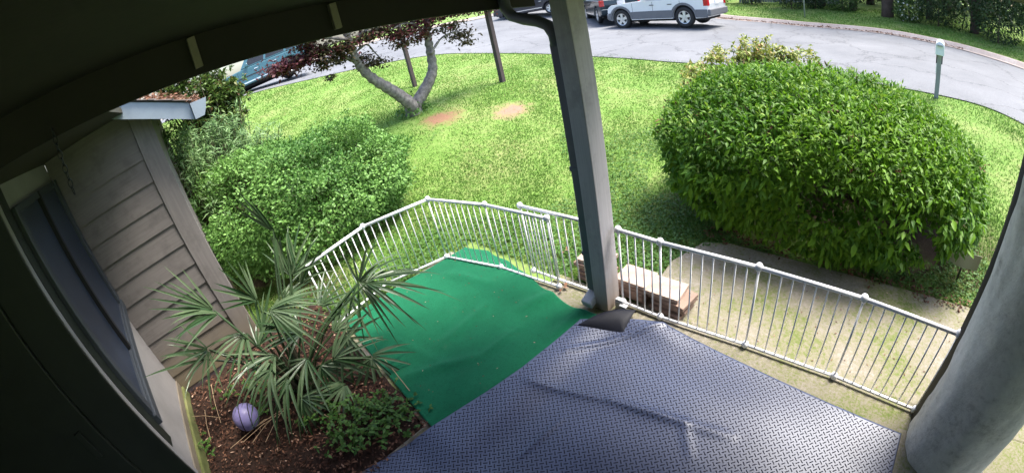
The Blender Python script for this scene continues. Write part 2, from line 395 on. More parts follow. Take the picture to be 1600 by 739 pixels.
def in_poly(P, poly):
    x, y = P[:, 0], P[:, 1]; ins = np.zeros(len(P), bool); j = len(poly) - 1
    for i in range(len(poly)):
        xi, yi = poly[i]; xj, yj = poly[j]
        c = ((yi > y) != (yj > y)) & (x < (xj - xi) * (y - yi) / (yj - yi + 1e-12) + xi); ins ^= c; j = i
    return ins
road_poly = np.concatenate([near_c, far_c[::-1]])
def lerp_poly(s0, s1): return np.concatenate([near_c * (1 - s0) + far_c * s0, (near_c * (1 - s1) + far_c * s1)[::-1]])
inner_poly = lerp_poly(.06, .97)

soil1, soil2 = pt(690, 184), pt(800, 173)
def crackify(mt):                                   # thin dark cracks in the asphalt
    nt = mt.node_tree; b = nt.nodes['Principled BSDF']; src = b.inputs['Base Color'].links[0].from_socket
    wn2 = noise_node(nt, .8, 5, .7); tc = nt.nodes.new('ShaderNodeTexCoord')
    ad = nt.nodes.new('ShaderNodeVectorMath'); ad.operation = 'MULTIPLY_ADD'; ad.inputs[1].default_value = (1.6, 1.6, 1.6)
    nt.links.new(wn2.outputs['Color'], ad.inputs[0]); nt.links.new(tc.outputs['Object'], ad.inputs[2])
    vo = nt.nodes.new('ShaderNodeTexVoronoi'); vo.feature = 'DISTANCE_TO_EDGE'; vo.inputs['Scale'].default_value = .42; nt.links.new(ad.outputs[0], vo.inputs['Vector'])
    mr = nt.nodes.new('ShaderNodeMapRange'); mr.inputs[1].default_value = .004; mr.inputs[2].default_value = .016; mr.inputs[3].default_value = .55; mr.inputs[4].default_value = 0
    nt.links.new(vo.outputs['Distance'], mr.inputs[0]); nt.links.new(mixc(nt, mr.outputs[0], src, (.05, .05, .055)), b.inputs['Base Color'])
M['lawn'] = ground_mat('lawn soil and thatch', [(.30, (.075, .155, .022)), (.46, (.12, .215, .04)), (.58, (.19, .24, .075)), (.70, (.29, .23, .13))], .9, 14, .95, .6, .03,
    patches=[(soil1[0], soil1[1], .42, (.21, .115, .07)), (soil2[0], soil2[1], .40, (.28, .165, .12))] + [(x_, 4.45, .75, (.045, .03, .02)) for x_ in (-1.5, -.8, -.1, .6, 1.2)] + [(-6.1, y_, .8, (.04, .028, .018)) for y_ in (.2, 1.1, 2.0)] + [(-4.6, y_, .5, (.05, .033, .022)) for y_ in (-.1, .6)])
M['road'] = ground_mat('asphalt', [(.3, (.085, .09, .10)), (.46, (.135, .14, .152)), (.58, (.17, .175, .188)), (.7, (.24, .24, .25))], .35, 30, .8, .3, .01)
crackify(M['road'])
M['kerb'] = ground_mat('kerb concrete', [(.3, (.26, .21, .18)), (.5, (.36, .30, .27)), (.7, (.46, .42, .40))], 1.5, 20, .9, .3, .01)
M['slab'] = ground_mat('mossy concrete', [(.36, (.07, .115, .02)), (.44, (.135, .155, .05)), (.49, (.195, .18, .12)), (.56, (.235, .21, .17)), (.63, (.31, .285, .25)), (.70, (.45, .42, .38))], 1.15, 46, .9, .6, .006)
M['mulch'] = ground_mat('mulch soil', [(.3, (.012, .008, .006)), (.5, (.03, .016, .011)), (.7, (.06, .030, .02))], 3, 40, .95, .8, .03)

g = np.sinh(np.linspace(-1, 1, 300) * 5.2) / math.sinh(5.2) * 160
gx, gy = np.meshgrid(g - 5.0, g + 7.0)
Pxy = np.stack([gx.ravel(), gy.ravel()], 1)
Zt = terrain(Pxy); Zt = Zt - .25 * in_poly(Pxy, inner_poly)
lawn = link_mesh('lawn', grid_mesh('lawn', gx, gy, Zt.reshape(gx.shape)), M['lawn']); tag(lawn, 'front lawn with bare patches sloping to street', kind='structure')
ns = 16
S = np.linspace(0, 1, ns)[:, None, None]
RP = near_c[None] * (1 - S) + far_c[None] * S
RZt = terrain(RP.reshape(-1, 2)).reshape(ns, NR) + .02
road = link_mesh('road', grid_mesh('road', RP[..., 0], RP[..., 1], RZt), M['road']); tag(road, 'grey asphalt street bending round the lawn', kind='structure')
# far kerb and gutter along the street's far side
kb = MB(); tang = np.gradient(far_c, axis=0); tang /= np.linalg.norm(tang, axis=1)[:, None]
outn = np.stack([-tang[:, 1], tang[:, 0]], 1)
if np.dot(outn[60], far_c[60] - near_c[60]) < 0: outn = -outn
kz = terrain(far_c)
prof = [(-.38, .024), (-.02, .03), (.03, .15), (.20, .16), (.24, .02)]
kv = np.array([[(*(far_c[i] + outn[i] * o), kz[i] + h) for o, h in prof] for i in range(NR)])
nI = len(prof); idx = np.arange(NR * nI).reshape(NR, nI)
KF = np.stack([idx[:-1, :-1], idx[:-1, 1:], idx[1:, 1:], idx[1:, :-1]], -1).reshape(-1, 4)
kerb = link_mesh('kerb', raw_mesh('kerb', kv.reshape(-1, 3), KF), M['kerb']); tag(kerb, 'pale concrete kerb along far side of street', kind='structure')

# porch floor, walkway and garden bed
def slab_obj(name, poly, z0, z1, material, label, bevel=.015):
    return MB().prism(poly, 2, z0, z1).build(name, material, None, bevel=bevel, label=label, kind='structure')
slab_obj('porch_floor', [(-2.0, -3.2), (4, -3.2), (4, 2.28), (-2.3, 2.28), (-2.3, 2.13), (-3.62, 2.0), (-3.62, .56), (-2.0, .44)], -.12, .0, M['slab'], 'mossy concrete porch floor under the mats')
slab_obj('walkway', [(-1.46, 2.285), (7.5, 2.285), (7.5, 3.60), (1.6, 3.60), (.7, 3.55), (-.2, 3.50), (-1.12, 3.46), (-1.36, 3.36), (-1.5, 2.95)], -.16, -.012, M['slab'], 'green stained concrete walkway beside the hedge')
bx, by = np.meshgrid(np.linspace(-4.28, -1.9, 70), np.linspace(-1.3, .62, 60))
bp = np.stack([bx.ravel(), by.ravel()], 1)
bz = .0 + .03 * vnoise(bp, 3, 3) + .015 * vnoise(bp, 11, 4); bz = np.where(by.ravel() > .5, np.minimum(bz, -.03), bz); bz = np.where((bx.ravel() > -2.15) , np.minimum(bz, -.01), bz)
bed = link_mesh('garden_bed', grid_mesh('garden_bed', bx, by, bz.reshape(bx.shape)), M['mulch']); tag(bed, 'dark mulch garden bed by the siding wall', kind='structure')

# ------------------------------------------------------------------ house wing with siding, window and roof edge
house = empty('house', (-4.2, -1.25, 0), label='taupe house wing with lap siding, window and low roof edge', cat='house')
HO = (4.2, 1.25, 0)                                   # house parts are given in world metres
def hpart(mb, name, material, parent=None, **k):
    mb.v = [(x + HO[0], y + HO[1], z) for x, y, z in mb.v]
    return mb.build(name, material, parent or house, **k)
hpart(MB().box(-10, -4.214, -9, -.20, -.1, 2.55), 'wall', M['siding'])
LAP = .2135
for k in range(-4, 9):
    z0 = .90 + LAP * k; z1 = z0 + LAP + .018; x = -4.2; j = random.uniform(-.0015, .0015)
    zb = max(z0, .06)
    hpart(MB().hexa([(x - .012, -1.248, zb), (x + .017 + j, -1.248, zb), (x + .017 + j, -.362, zb), (x - .012, -.362, zb),
                     (x - .012, -1.248, z1), (x + .001 + j, -1.248, z1), (x + .001 + j, -.362, z1), (x - .012, -.362, z1)]), 'siding_board', M['siding'])
hpart(MB().box(-4.22, -4.172, -.36, -.165, .03, 2.62), 'corner_board', M['trim'], bevel=.006)
hpart(MB().box(-4.24, -4.19, -1.25, -.19, -.1, .058), 'sill_plate', M['pole'])
# window wall: panel, mossy footing, sloping sill, two panes
XW, YW = -2.77, -1.25
hpart(MB().prism([(-4.198, .12), (XW, .12), (XW, 2.62), (-4.198, 2.62)], 1, -1.45, YW), 'wall_panel', M['panel'])
hpart(MB().box(-4.198, XW, -1.44, YW + .035, -.1, .115), 'footing', M['concrete_old'], bevel=.012)
hpart(MB().box(-4.198, XW, -1.44, YW + .012, .117, .205), 'base_board', M['trim'], bevel=.006)
hpart(MB().box(XW - .035, XW + .02, YW + .002, YW + .03, .21, 2.62), 'casing_strip', M['panel'], bevel=.004)
zl = lambda a: 1.17 + (a + 4.16) / 1.17 * (.683 - 1.171)
win = empty('window', (0, 0, 0)); win.parent = house
def slope_bar(a0, a1, d0, d1, y0, y1):                  # a bar that follows the sloping sill, d is height above the sill line
    return MB().hexa([(a0, y0, zl(a0) + d0), (a1, y0, zl(a1) + d0), (a1, y1, zl(a1) + d0), (a0, y1, zl(a0) + d0),
                      (a0, y0, zl(a0) + d1), (a1, y0, zl(a1) + d1), (a1, y1, zl(a1) + d1), (a0, y1, zl(a0) + d1)])
hpart(slope_bar(-4.17, -2.955, -.03, .055, YW + .002, YW + .06), 'sill_rail', M['frame'], win, bevel=.005)
hpart(slope_bar(-4.17, -2.955, .056, .085, YW + .002, YW + .04), 'inner_rail', M['frame'], win, bevel=.004)
for a0, a1 in ((-4.17, -4.09), (-3.03, -2.955)):
    hpart(MB().hexa([(a0, YW + .002, zl(a0) + .086), (a1, YW + .002, zl(a1) + .086), (a1, YW + .055, zl(a1) + .086), (a0, YW + .055, zl(a0) + .086),
                     (a0, YW + .002, 2.45), (a1, YW + .002, 2.45), (a1, YW + .055, 2.45), (a0, YW + .055, 2.45)]), 'frame_stile', M['frame'], win, bevel=.005)
hpart(MB().box(-3.60, -3.565, YW + .002, YW + .05, 1.02, 2.45), 'mullion', M['black'], win)
hpart(MB().box(-4.085, -3.035, YW + .002, YW + .045, 2.40, 2.452), 'head_rail', M['frame'], win)
for a0, a1, y in ((-4.088, -3.602, .028), (-3.563, -3.032, .016)):
    q = [(a0, YW + .003, zl(a0) + .087), (a1, YW + .003, zl(a1) + .087), (a1, YW + y, zl(a1) + .087), (a0, YW + y, zl(a0) + .087),
         (a0, YW + .003, 2.398), (a1, YW + .003, 2.398), (a1, YW + y, 2.398), (a0, YW + y, 2.398)]
    hpart(MB().hexa(q), 'pane', M['window'], win)
hpart(MB().box(-2.95, XW - .065, YW + .001, YW + .02, .5, 2.6), 'shadow_gap_strip', M['dark_door'])  # dark strip added to stand for the shadow gap beside the window
hpart(MB().box(XW + .03, XW + .045, YW, YW + .028, .21, 2.6), 'casing_edge', M['dark_door'])
# recessed entry beyond the window wall, in deep shade
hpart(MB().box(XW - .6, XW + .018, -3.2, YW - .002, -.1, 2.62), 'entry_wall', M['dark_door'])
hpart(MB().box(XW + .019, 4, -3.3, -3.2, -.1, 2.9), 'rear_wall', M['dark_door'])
door = empty('door'); door.parent = house
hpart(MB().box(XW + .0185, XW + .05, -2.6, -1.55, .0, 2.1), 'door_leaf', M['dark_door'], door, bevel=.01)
hpart(MB().box(XW + .051, XW + .07, -1.72, -1.66, .85, 1.1), 'handle', M['dark_door'], door, bevel=.006)
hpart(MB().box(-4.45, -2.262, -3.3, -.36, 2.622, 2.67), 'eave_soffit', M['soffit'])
# roof over the wing: rake board climbing towards the ridge, end of the gutter, shingles
RX, RY, RZ0, SL = -3.95, .20, 2.285, .50
def rake(y, z): return RZ0 + (RY - y) * SL + z
hpart(MB().hexa([(RX - .03, RY, RZ0), (RX, RY, RZ0), (RX, -6, rake(-6, 0)), (RX - .03, -6, rake(-6, 0)),
                 (RX - .03, RY, RZ0 + .15), (RX, RY, RZ0 + .15), (RX, -6, rake(-6, .15)), (RX - .03, -6, rake(-6, .15))]), 'rake_board', M['bluegrey'])
hpart(MB().hexa([(-10, RY + .02, RZ0 + .152), (RX + .02, RY + .02, RZ0 + .152), (RX + .02, -6, rake(-6, .152)), (-10, -6, rake(-6, .152)),
                 (-10, RY + .02, RZ0 + .165), (RX + .02, RY + .02, RZ0 + .165), (RX + .02, -6, rake(-6, .165)), (-10, -6, rake(-6, .165))]), 'roof_deck', M['fascia'])
roof = empty('roof'); roof.parent = house
for r_ in range(5):
    for c_ in range(9):
        y1 = RY + .03 - r_ * .14; y0 = y1 - .16; x1 = RX + .025 - c_ * .3 - (r_ % 2) * .15; x0 = x1 - .292
        if r_ % 2 and c_ == 0: x1 = RX + .025
        hpart(MB().hexa([(x0, y0, rake(y0, .167)), (x1, y0, rake(y0, .167)), (x1, y1, rake(y1, .174)), (x0, y1, rake(y1, .174)),
                         (x0, y0, rake(y0, .172)), (x1, y0, rake(y0, .172)), (x1, y1, rake(y1, .185)), (x0, y1, rake(y1, .185))]), 'shingle', M['shingle'], roof)
hpart(MB().hexa([(-10, RY - .68, rake(RY - .68, .167)), (RX + .025, RY - .68, rake(RY - .68, .167)), (RX + .025, -6, rake(-6, .167)), (-10, -6, rake(-6, .167)),
                 (-10, RY - .68, rake(RY - .68, .18)), (RX + .025, RY - .68, rake(RY - .68, .18)), (RX + .025, -6, rake(-6, .18)), (-10, -6, rake(-6, .18))]), 'upper_roof', M['shingle'], roof)
gut = empty('gutter'); gut.parent = house
gp = [(RY + .005, RZ0), (RY + .09, RZ0), (RY + .12, RZ0 + .05), (RY + .15, RZ0 + .13), (RY + .142, RZ0 + .132), (RY + .112, RZ0 + .054), (RY + .085, RZ0 + .008), (RY + .012, RZ0 + .008), (RY + .012, RZ0 + .14), (RY + .005, RZ0 + .14)]
hpart(MB().prism(gp, 0, -10, RX + .03), 'trough', M['bluegrey'], gut)
hpart(MB().prism([(RY + .005, RZ0 - .002), (RY + .09, RZ0 - .002), (RY + .122, RZ0 + .05), (RY + .152, RZ0 + .134), (RY + .005, RZ0 + .142)], 0, RX + .031, RX + .036), 'end_cap', M['bluegrey'], gut)
n = 900                                              # leaf litter lying on the low roof edge
lp = np.stack([rng.uniform(-4.9, RX + .02, n), rng.uniform(RY - .5, RY + .1, n), np.zeros(n)], 1)
lp[:, 2] = RZ0 + np.where(lp[:, 1] > RY, .14, (RY - lp[:, 1]) * SL + .188) + rng.random(n) ** 2 * .06
lo = leaves('roof_litter', lp, rng.normal(size=(n, 3)) * [1, 1, .15], rng.normal(size=(n, 3)) * .25 + [0, 0, 1], rng.uniform(.03, .06, n), .025, M['litter'], None, False, rng.uniform(.4, 1, n))
tag(lo, 'dry pinkish leaves lying on the low roof edge by gutter', 'leaf litter', kind='stuff')

# ------------------------------------------------------------------ porch roof over the camera
porch = empty('porch_roof', (-2.2, 2.3, 2.4), label='dark porch roof with sloping rake board overhead', cat='porch roof')
PO = (2.2, -2.3, -2.4)
def ppart(mb, name, material, parent=None, **k):
    mb.v = [(x + PO[0], y + PO[1], z + PO[2]) for x, y, z in mb.v]
    return mb.build(name, material, parent or porch, **k)
zc = lambda y: 2.735 - .105 * y
zf = lambda y: 2.54 - .093 * y
def sl_box(x0, x1, y0, y1, f0, f1):
    return MB().hexa([(x0, y0, f0(y0)), (x1, y0, f0(y0)), (x1, y1, f0(y1)), (x0, y1, f0(y1)), (x0, y0, f1(y0)), (x1, y0, f1(y0)), (x1, y1, f1(y1)), (x0, y1, f1(y1))])
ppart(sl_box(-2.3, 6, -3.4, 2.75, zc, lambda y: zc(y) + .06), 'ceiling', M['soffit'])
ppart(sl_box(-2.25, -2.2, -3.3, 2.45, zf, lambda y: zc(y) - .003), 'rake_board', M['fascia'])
ppart(MB().box(-2.19, 6, 2.06, 2.2, 2.46, 2.505), 'header_beam', M['soffit'])
for (u, v) in ((306, 90), (522, 30)):
    q = pa(u, v, -2.198); y0 = q[1]
    ppart(MB().hexa([(-2.199, y0 - .02, zf(y0) + .03), (-2.165, y0 - .02, zf(y0) + .03), (-2.165, y0 + .02, zf(y0) + .03), (-2.199, y0 + .02, zf(y0) + .03),
                     (-2.199, y0 - .02, zc(y0) - .012), (-2.165, y0 - .02, zc(y0) - .012), (-2.165, y0 + .02, zc(y0) - .012), (-2.199, y0 + .02, zc(y0) - .012)]), 'brace', M['brace'], bevel=.003)
# post
PX0, PX1, PY0, PY1 = -1.745, -1.615, 2.065, 2.235
post = MB().box(0, PX1 - PX0, 0, PY1 - PY0, 0, 2.52)
po = post.build('porch_post', M['post'], None, bevel=.006, label='grey painted wooden porch post between the fences', cat='post'); po.location = (PX0, PY0, 0)
# downspout: pipe along the post, elbow up to the roof edge, outlet at the foot
ds = empty('downspout', (PX0 - .04, PY0 + .05, 0), label='dark rectangular downspout with elbow beside the porch post', cat='downspout')
dx, dy = PX0 - .047, PY0 + .04
def dpart(mb, name, material, **k):
    mb.v = [(x - dx + .007, y - dy - .01, z) for x, y, z in mb.v]
    return mb.build(name, material, ds, **k)
dpart(MB().box(dx - .04, dx + .04, dy - .03, dy + .03, .16, 2.08), 'pipe', M['dspout'], bevel=.012)
path = [(dx, dy, 2.06), (dx - .005, dy, 2.13), (dx - .04, dy, 2.19), (dx - .12, dy, 2.225), (dx - .24, dy, 2.25), (dx - .33, dy, 2.28), (dx - .375, dy, 2.34), (dx - .38, dy, 2.42), (dx - .38, dy, 2.5)]
dpart(MB().tube(path, [.040] * len(path), 8), 'elbow', M['dspout'], smooth=True)
dpart(MB().hexa([(dx - .05, dy - .10, .03), (dx + .05, dy - .10, .03), (dx + .045, dy + .035, .06), (dx - .045, dy + .035, .06),
                 (dx - .05, dy - .12, .10), (dx + .05, dy - .12, .10), (dx + .045, dy + .035, .159), (dx - .045, dy + .035, .159)]), 'outlet', M['outlet'], bevel=.012)
dpart(MB().box(dx - .044, dx + .047, dy - .034, dy + .034, 1.2, 1.23), 'strap', M['dspout'])
dpart(MB().box(dx - .044, dx + .047, dy - .034, dy + .034, .5, .53), 'strap', M['dspout'])
# round rendered column on the right, ragged along a dark strip
cq_ = polar(81.6, 2.34); CR = .325
colm = empty('porch_column', (cq_[0], cq_[1], 0), label='thick pale grey rendered porch column with ragged dark edge', cat='column')
th_ = np.linspace(0, 2 * math.pi, 73); zz = np.linspace(-.01, 2.48, 110); TH, ZG = np.meshgrid(th_, zz)
Pn = np.stack([np.cos(TH).ravel() * 2, np.sin(TH).ravel() * 2, ZG.ravel()], 1)
rad = CR * (1 + .022 * vnoise(Pn, 3, 23).reshape(TH.shape) + .012 * vnoise(Pn, 9, 24).reshape(TH.shape) + .010 * vnoise(Pn, 22, 25).reshape(TH.shape))
M['render'] = ground_mat('grey render', [(.34, (.36, .34, .31)), (.46, (.62, .60, .56)), (.62, (.74, .72, .67)), (.74, (.80, .78, .73))], 2.2, 24, .9, .6, .01)
link_mesh('render_face', grid_mesh('render_face', rad * np.cos(TH), rad * np.sin(TH), ZG), M['render'], colm)
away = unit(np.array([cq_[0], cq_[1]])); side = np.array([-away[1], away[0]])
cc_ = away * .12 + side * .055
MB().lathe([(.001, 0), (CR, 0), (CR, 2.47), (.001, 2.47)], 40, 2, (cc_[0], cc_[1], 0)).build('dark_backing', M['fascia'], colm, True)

# ------------------------------------------------------------------ metal folding fence
pick_me = MB().tube([(0, 0, .03), (0, 0, .715)], .0058, 6).mesh('picket', True)
joint_me = MB().lathe([(.001, .028), (.018, .024), (.027, .010), (.027, -.012), (.018, -.024), (.001, -.028)], 12, 2).mesh('joint', True)
def fence(pts, label, nper, ends=True, tall=.72):
    p0 = pts[0]; t = empty('metal_fence', (p0[0], p0[1], 0), label=label, cat='fence', group='white folding metal fence sections')
    for i, (a, b) in enumerate(zip(pts[:-1], pts[1:])):
        a = np.array([a[0] - p0[0], a[1] - p0[1], 0.0]); b = np.array([b[0] - p0[0], b[1] - p0[1], 0.0])
        MB().tube([a + [0, 0, tall], b + [0, 0, tall]], .0155, 10).build('top_rail', M['white_metal'], t, True)
        MB().tube([a + [0, 0, .03], b + [0, 0, .03]], .012, 8).build('bottom_rail', M['white_metal'], t, True)
        n = nper[i]
        for k in range(n):
            q = a + (b - a) * (k + 1) / (n + 1)
            o = link_mesh('picket', pick_me, M['white_metal'], t); o.location = q
    for i, q in enumerate(pts):
        for z in (tall + .004, .034):
            o = link_mesh('joint', joint_me, M['white_metal'], t); o.location = (q[0] - p0[0], q[1] - p0[1], z)
        o = link_mesh('post_rod', pick_me, M['white_metal'], t); o.location = (q[0] - p0[0], q[1] - p0[1], 0); o.scale = (1.5, 1.5, 1)
    return t
fence([(-3.63, .53), (-3.74, 1.22), (-3.53, 1.88), (-2.85, 2.045), (-2.16, 2.10)], 'white metal fence bending round the green carpet corner', [8, 8, 9, 8])
fence([(-2.52, 2.165), (-1.84, 2.20)], 'white metal gate panel overlapping the fence left of the post', [8])
fence([(-1.56, 2.205), (-1.21, 2.20), (-.505, 2.24), (.205, 2.25), (.87, 2.21)], 'white metal fence running from post to thick grey column', [4, 8, 8, 8])
# clamp brackets at the post foot
cl = empty('clamp_bracket', (-1.54, 2.15, 0), label='small grey metal clamp at the foot of the porch post', cat='bracket')
MB().box(-.05, .0, -.02, .02, .0, .09).box(-.05, .03, -.015, .025, .091, .105).build('clamp_body', M['outlet'], cl, bevel=.004)
MB().box(.012, .06, -.04, -.01, .0, .07).box(.005, .07, -.045, -.005, .071, .082).build('clamp_arm', M['outlet'], cl, bevel=.004)

# ------------------------------------------------------------------ carpet and tread mat
def seg_ridge(P, a, b, h, w):
    a, b = np.array(a), np.array(b); d = b - a; t = np.clip(((P - a) @ d) / (d @ d), 0, 1); r = np.linalg.norm(P - (a + t[:, None] * d), axis=1)
    return h * np.exp(-(r / w) ** 2) * (.35 + .65 * np.sin(np.pi * np.clip(t, .02, .98)) ** .5)
def carpet_z(P):
    z = .012 + .006 * (vnoise(P, 4, 31) + 1) + .004 * vnoise(P, 9, 32)
    for u0, v0, u1, v1, h, w in ((690, 540, 760, 480, .016, .05), (640, 590, 740, 560, .02, .05), (750, 560, 810, 515, .014, .04), (700, 430, 760, 445, .018, .06), (820, 480, 880, 455, .03, .07), (600, 520, 700, 575, .012, .05), (860, 530, 915, 480, .02, .05)):
        z = z + seg_ridge(P, pg(u0, v0)[:2], pg(u1, v1)[:2], h, w)
    return z
sa = np.linspace(0, 1, 110); sb = np.linspace(0, 1, 110); SA, SB = np.meshgrid(sa, sb)
A0 = np.interp(SB, [0, .1, .6, 1], [-3.58, -3.60, -3.60, -3.50]); A1 = np.interp(SB, [0, .4, 1], [-1.80, -1.69, -1.62])
CA = A0 + (A1 - A0) * SA
BT = np.interp(CA, [-3.6, -3.5, -3.2, -2.9, -2.62, -2.42, -2.1, -1.85, -1.6], [1.90, 2.12, 2.19, 2.16, 2.11, 2.06, 1.99, 1.97, 2.0]); BB = np.interp(CA, [-3.6, -3.2, -2.74, -2.0, -1.5], [.62, .58, .545, .47, .44])
CB = BB + (BT - BB) * SB + .008 * np.sin(CA * 17) * (SB > .99)
cz = carpet_z(np.stack([CA.ravel(), CB.ravel()], 1)).reshape(CA.shape)
def fabric(name):
    mt, nt, b = newmat(name)
    n1 = noise_node(nt, 2.2, 8, .72); n2 = noise_node(nt, 190, 4, .7)
    c = mixc(nt, .4, ramp(nt, n1.outputs['Fac'], [(.28, (.003, .070, .030)), (.5, (.004, .105, .045)), (.72, (.010, .135, .060))]).outputs[0], ramp(nt, n2.outputs['Fac'], [(.3, (.001, .045, .018)), (.7, (.016, .19, .085))]).outputs[0])
    n3 = noise_node(nt, 38, 6, .75); c = mixc(nt, ramp(nt, n3.outputs['Fac'], [(.5, (0, 0, 0)), (.75, (.7, .7, .7))]).outputs[0], c, (.002, .055, .026))
    n4 = noise_node(nt, 7, 8, .8); c = mixc(nt, ramp(nt, n4.outputs['Fac'], [(.60, (0, 0, 0)), (.74, (.45, .45, .45))]).outputs[0], c, (.07, .11, .07))
    nt.links.new(c, b.inputs['Base Color']); b.inputs['Roughness'].default_value = .95; b.inputs['Specular IOR Level'].default_value = .15
    b.inputs['Sheen Weight'].default_value = .25; b.inputs['Sheen Tint'].default_value = (.3, .9, .65, 1)
    bump(nt, b, n2.outputs['Fac'], .5, .006); return mt
M['carpet'] = fabric('green outdoor carpet')
carpet = link_mesh('carpet', grid_mesh('carpet', CA, CB, cz), M['carpet']); tag(carpet, 'bright green outdoor carpet inside the white fence', 'carpet')
sm = carpet.modifiers.new('thick', 'SOLIDIFY'); sm.thickness = .006; sm.offset = -1

RA, RB = pg(826, 600)[:2], pg(1068, 664)[:2]
RC = pg(1078, 715)[:2]; RD, RE = pg(885, 552)[:2], pg(1040, 512)[:2]; RF, RG = pg(812, 716)[:2], pg(880, 655)[:2]
def mat_z(P):
    base = .010 + .034 * sstep(-1.42, -1.68, P[:, 0]) * sstep(.2, .5, P[:, 1])
    z = base + .006 * (vnoise(P, 3.2, 41) + 1) + .003 * vnoise(P, 8, 42)
    mid = (RA + RB) / 2 + np.array([.03, .05])
    z = z + seg_ridge(P, RA, mid, .010, .06) + seg_ridge(P, mid, RB, .012, .07) + seg_ridge(P, RA, mid, .012, .022) + seg_ridge(P, mid, RB, .020, .026) + seg_ridge(P, RB, RC, .006, .035) + seg_ridge(P, RB, RB * 1.6 - mid * .6, .010, .04) + seg_ridge(P, RD, RE, .016, .022) + seg_ridge(P, RF, RG, .009, .018)
    return z + .05 * np.exp(-(((P[:, 0] + 1.30) / .34) ** 2 + ((P[:, 1] - 2.10) / .16) ** 2))
lefta = lambda b: np.interp(b, [-3, .17, .27, 1.23, 1.84, 2.3], [-2.4, -1.97, -1.95, -1.78, -1.73, -1.72])
topb = lambda a: np.interp(a, [-1.76, -1.45, -1.14, -.78, -.24, .26, .81], [1.83, 2.02, 2.13, 2.11, 2.06, 2.02, 2.0])
nb, na = 330, 260
TB = np.linspace(0, 1, nb); TA = np.linspace(0, 1, na); SA, SB = np.meshgrid(TA, TB)
b_c = -2.6 + SB * (2.13 + 2.6)
for _ in range(8):
    a_c = lefta(b_c) + (.808 - lefta(b_c)) * SA; b_c = -2.6 + SB * (topb(a_c) + 2.6)
matz = mat_z(np.stack([a_c.ravel(), b_c.ravel()], 1)).reshape(a_c.shape)
M['rubber'] = mat('tread rubber', (.066, .083, .15), .42, .35, 1.1, 150, .10, spec=.65)
M['rubber_bar_shade'] = mat('tread bar rubber with painted shade', (.010, .012, .028), .5, .2, 2, 150, .04, spec=.3)  # same rubber as the sheet, darkened: shading of the bars painted in
mato = empty('tread_mat', (0, 1, 0), label='dark rubber tread plate mat wrinkled across the porch floor', cat='mat')
sheet = link_mesh('sheet', grid_mesh('sheet', a_c, b_c - 1, matz), M['rubber'], mato)
s_ = sheet.modifiers.new('thick', 'SOLIDIFY'); s_.thickness = .005; s_.offset = -1
# raised tread bars, alternating directions, all over the sheet
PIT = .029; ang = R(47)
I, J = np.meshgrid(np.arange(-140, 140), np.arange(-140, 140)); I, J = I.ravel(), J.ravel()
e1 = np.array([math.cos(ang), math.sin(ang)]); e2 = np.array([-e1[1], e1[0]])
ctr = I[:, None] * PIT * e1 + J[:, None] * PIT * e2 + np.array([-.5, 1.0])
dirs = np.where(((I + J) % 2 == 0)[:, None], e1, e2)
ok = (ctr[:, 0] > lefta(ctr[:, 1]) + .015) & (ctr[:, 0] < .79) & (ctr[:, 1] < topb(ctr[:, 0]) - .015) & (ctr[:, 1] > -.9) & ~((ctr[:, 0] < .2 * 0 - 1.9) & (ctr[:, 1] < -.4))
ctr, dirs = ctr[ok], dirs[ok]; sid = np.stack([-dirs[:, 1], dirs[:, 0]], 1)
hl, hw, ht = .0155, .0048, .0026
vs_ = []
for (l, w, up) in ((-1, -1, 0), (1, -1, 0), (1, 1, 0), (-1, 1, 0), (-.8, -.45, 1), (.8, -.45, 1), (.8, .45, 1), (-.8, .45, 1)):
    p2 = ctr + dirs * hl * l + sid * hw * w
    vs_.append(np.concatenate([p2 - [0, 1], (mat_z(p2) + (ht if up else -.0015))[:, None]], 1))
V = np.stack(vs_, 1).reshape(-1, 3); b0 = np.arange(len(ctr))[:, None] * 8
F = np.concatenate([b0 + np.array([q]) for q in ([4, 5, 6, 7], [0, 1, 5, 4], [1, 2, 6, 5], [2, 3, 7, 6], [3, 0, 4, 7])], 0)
tag(link_mesh('tread_bars', raw_mesh('tread_bars', V, F), M['rubber_bar_shade'], mato), kind='stuff')
# folded-back corner showing the smooth underside
fA, fB, fC = pg(903, 511, .03)[:2], pg(994, 489, .03)[:2], pg(974, 521, .03)[:2]
rows = []
for s in np.linspace(0, 1, 26):
    e = fA + (fB - fA) * s; bow = math.sin(math.pi * s)
    e = e + np.array([-.018, .03]) * bow
    lowp = fA + (fC - fA) * (s / .72) if s < .72 else fC + (fB - fC) * ((s - .72) / .28)
    lowp = lowp + (e - lowp) * .10 * bow; row = []
    for k in range(10):
        f = (k - 2) / 7
        if k < 2: c = e + (e - lowp) / (np.linalg.norm(e - lowp) + 1e-6) * (.010 * (2 - k)) * bow; h = -.004 - .012 * (2 - k) + .034 * bow * k / 2
        else: c = e + (lowp - e) * f; h = .036 * bow * math.cos(f * math.pi / 2) ** .7 + .004 + .012 * math.sin(f * 3.1) * bow
        row.append((c[0], c[1] - 1, float(mat_z(c[None])[0]) + h))
    rows.append(row)
Rr = np.array(rows)
fc = link_mesh('folded_corner', grid_mesh('folded_corner', Rr[..., 0], Rr[..., 1], Rr[..., 2]), M['rubber_back'], mato); fc['label'] = 'folded back corner showing smooth black underside'

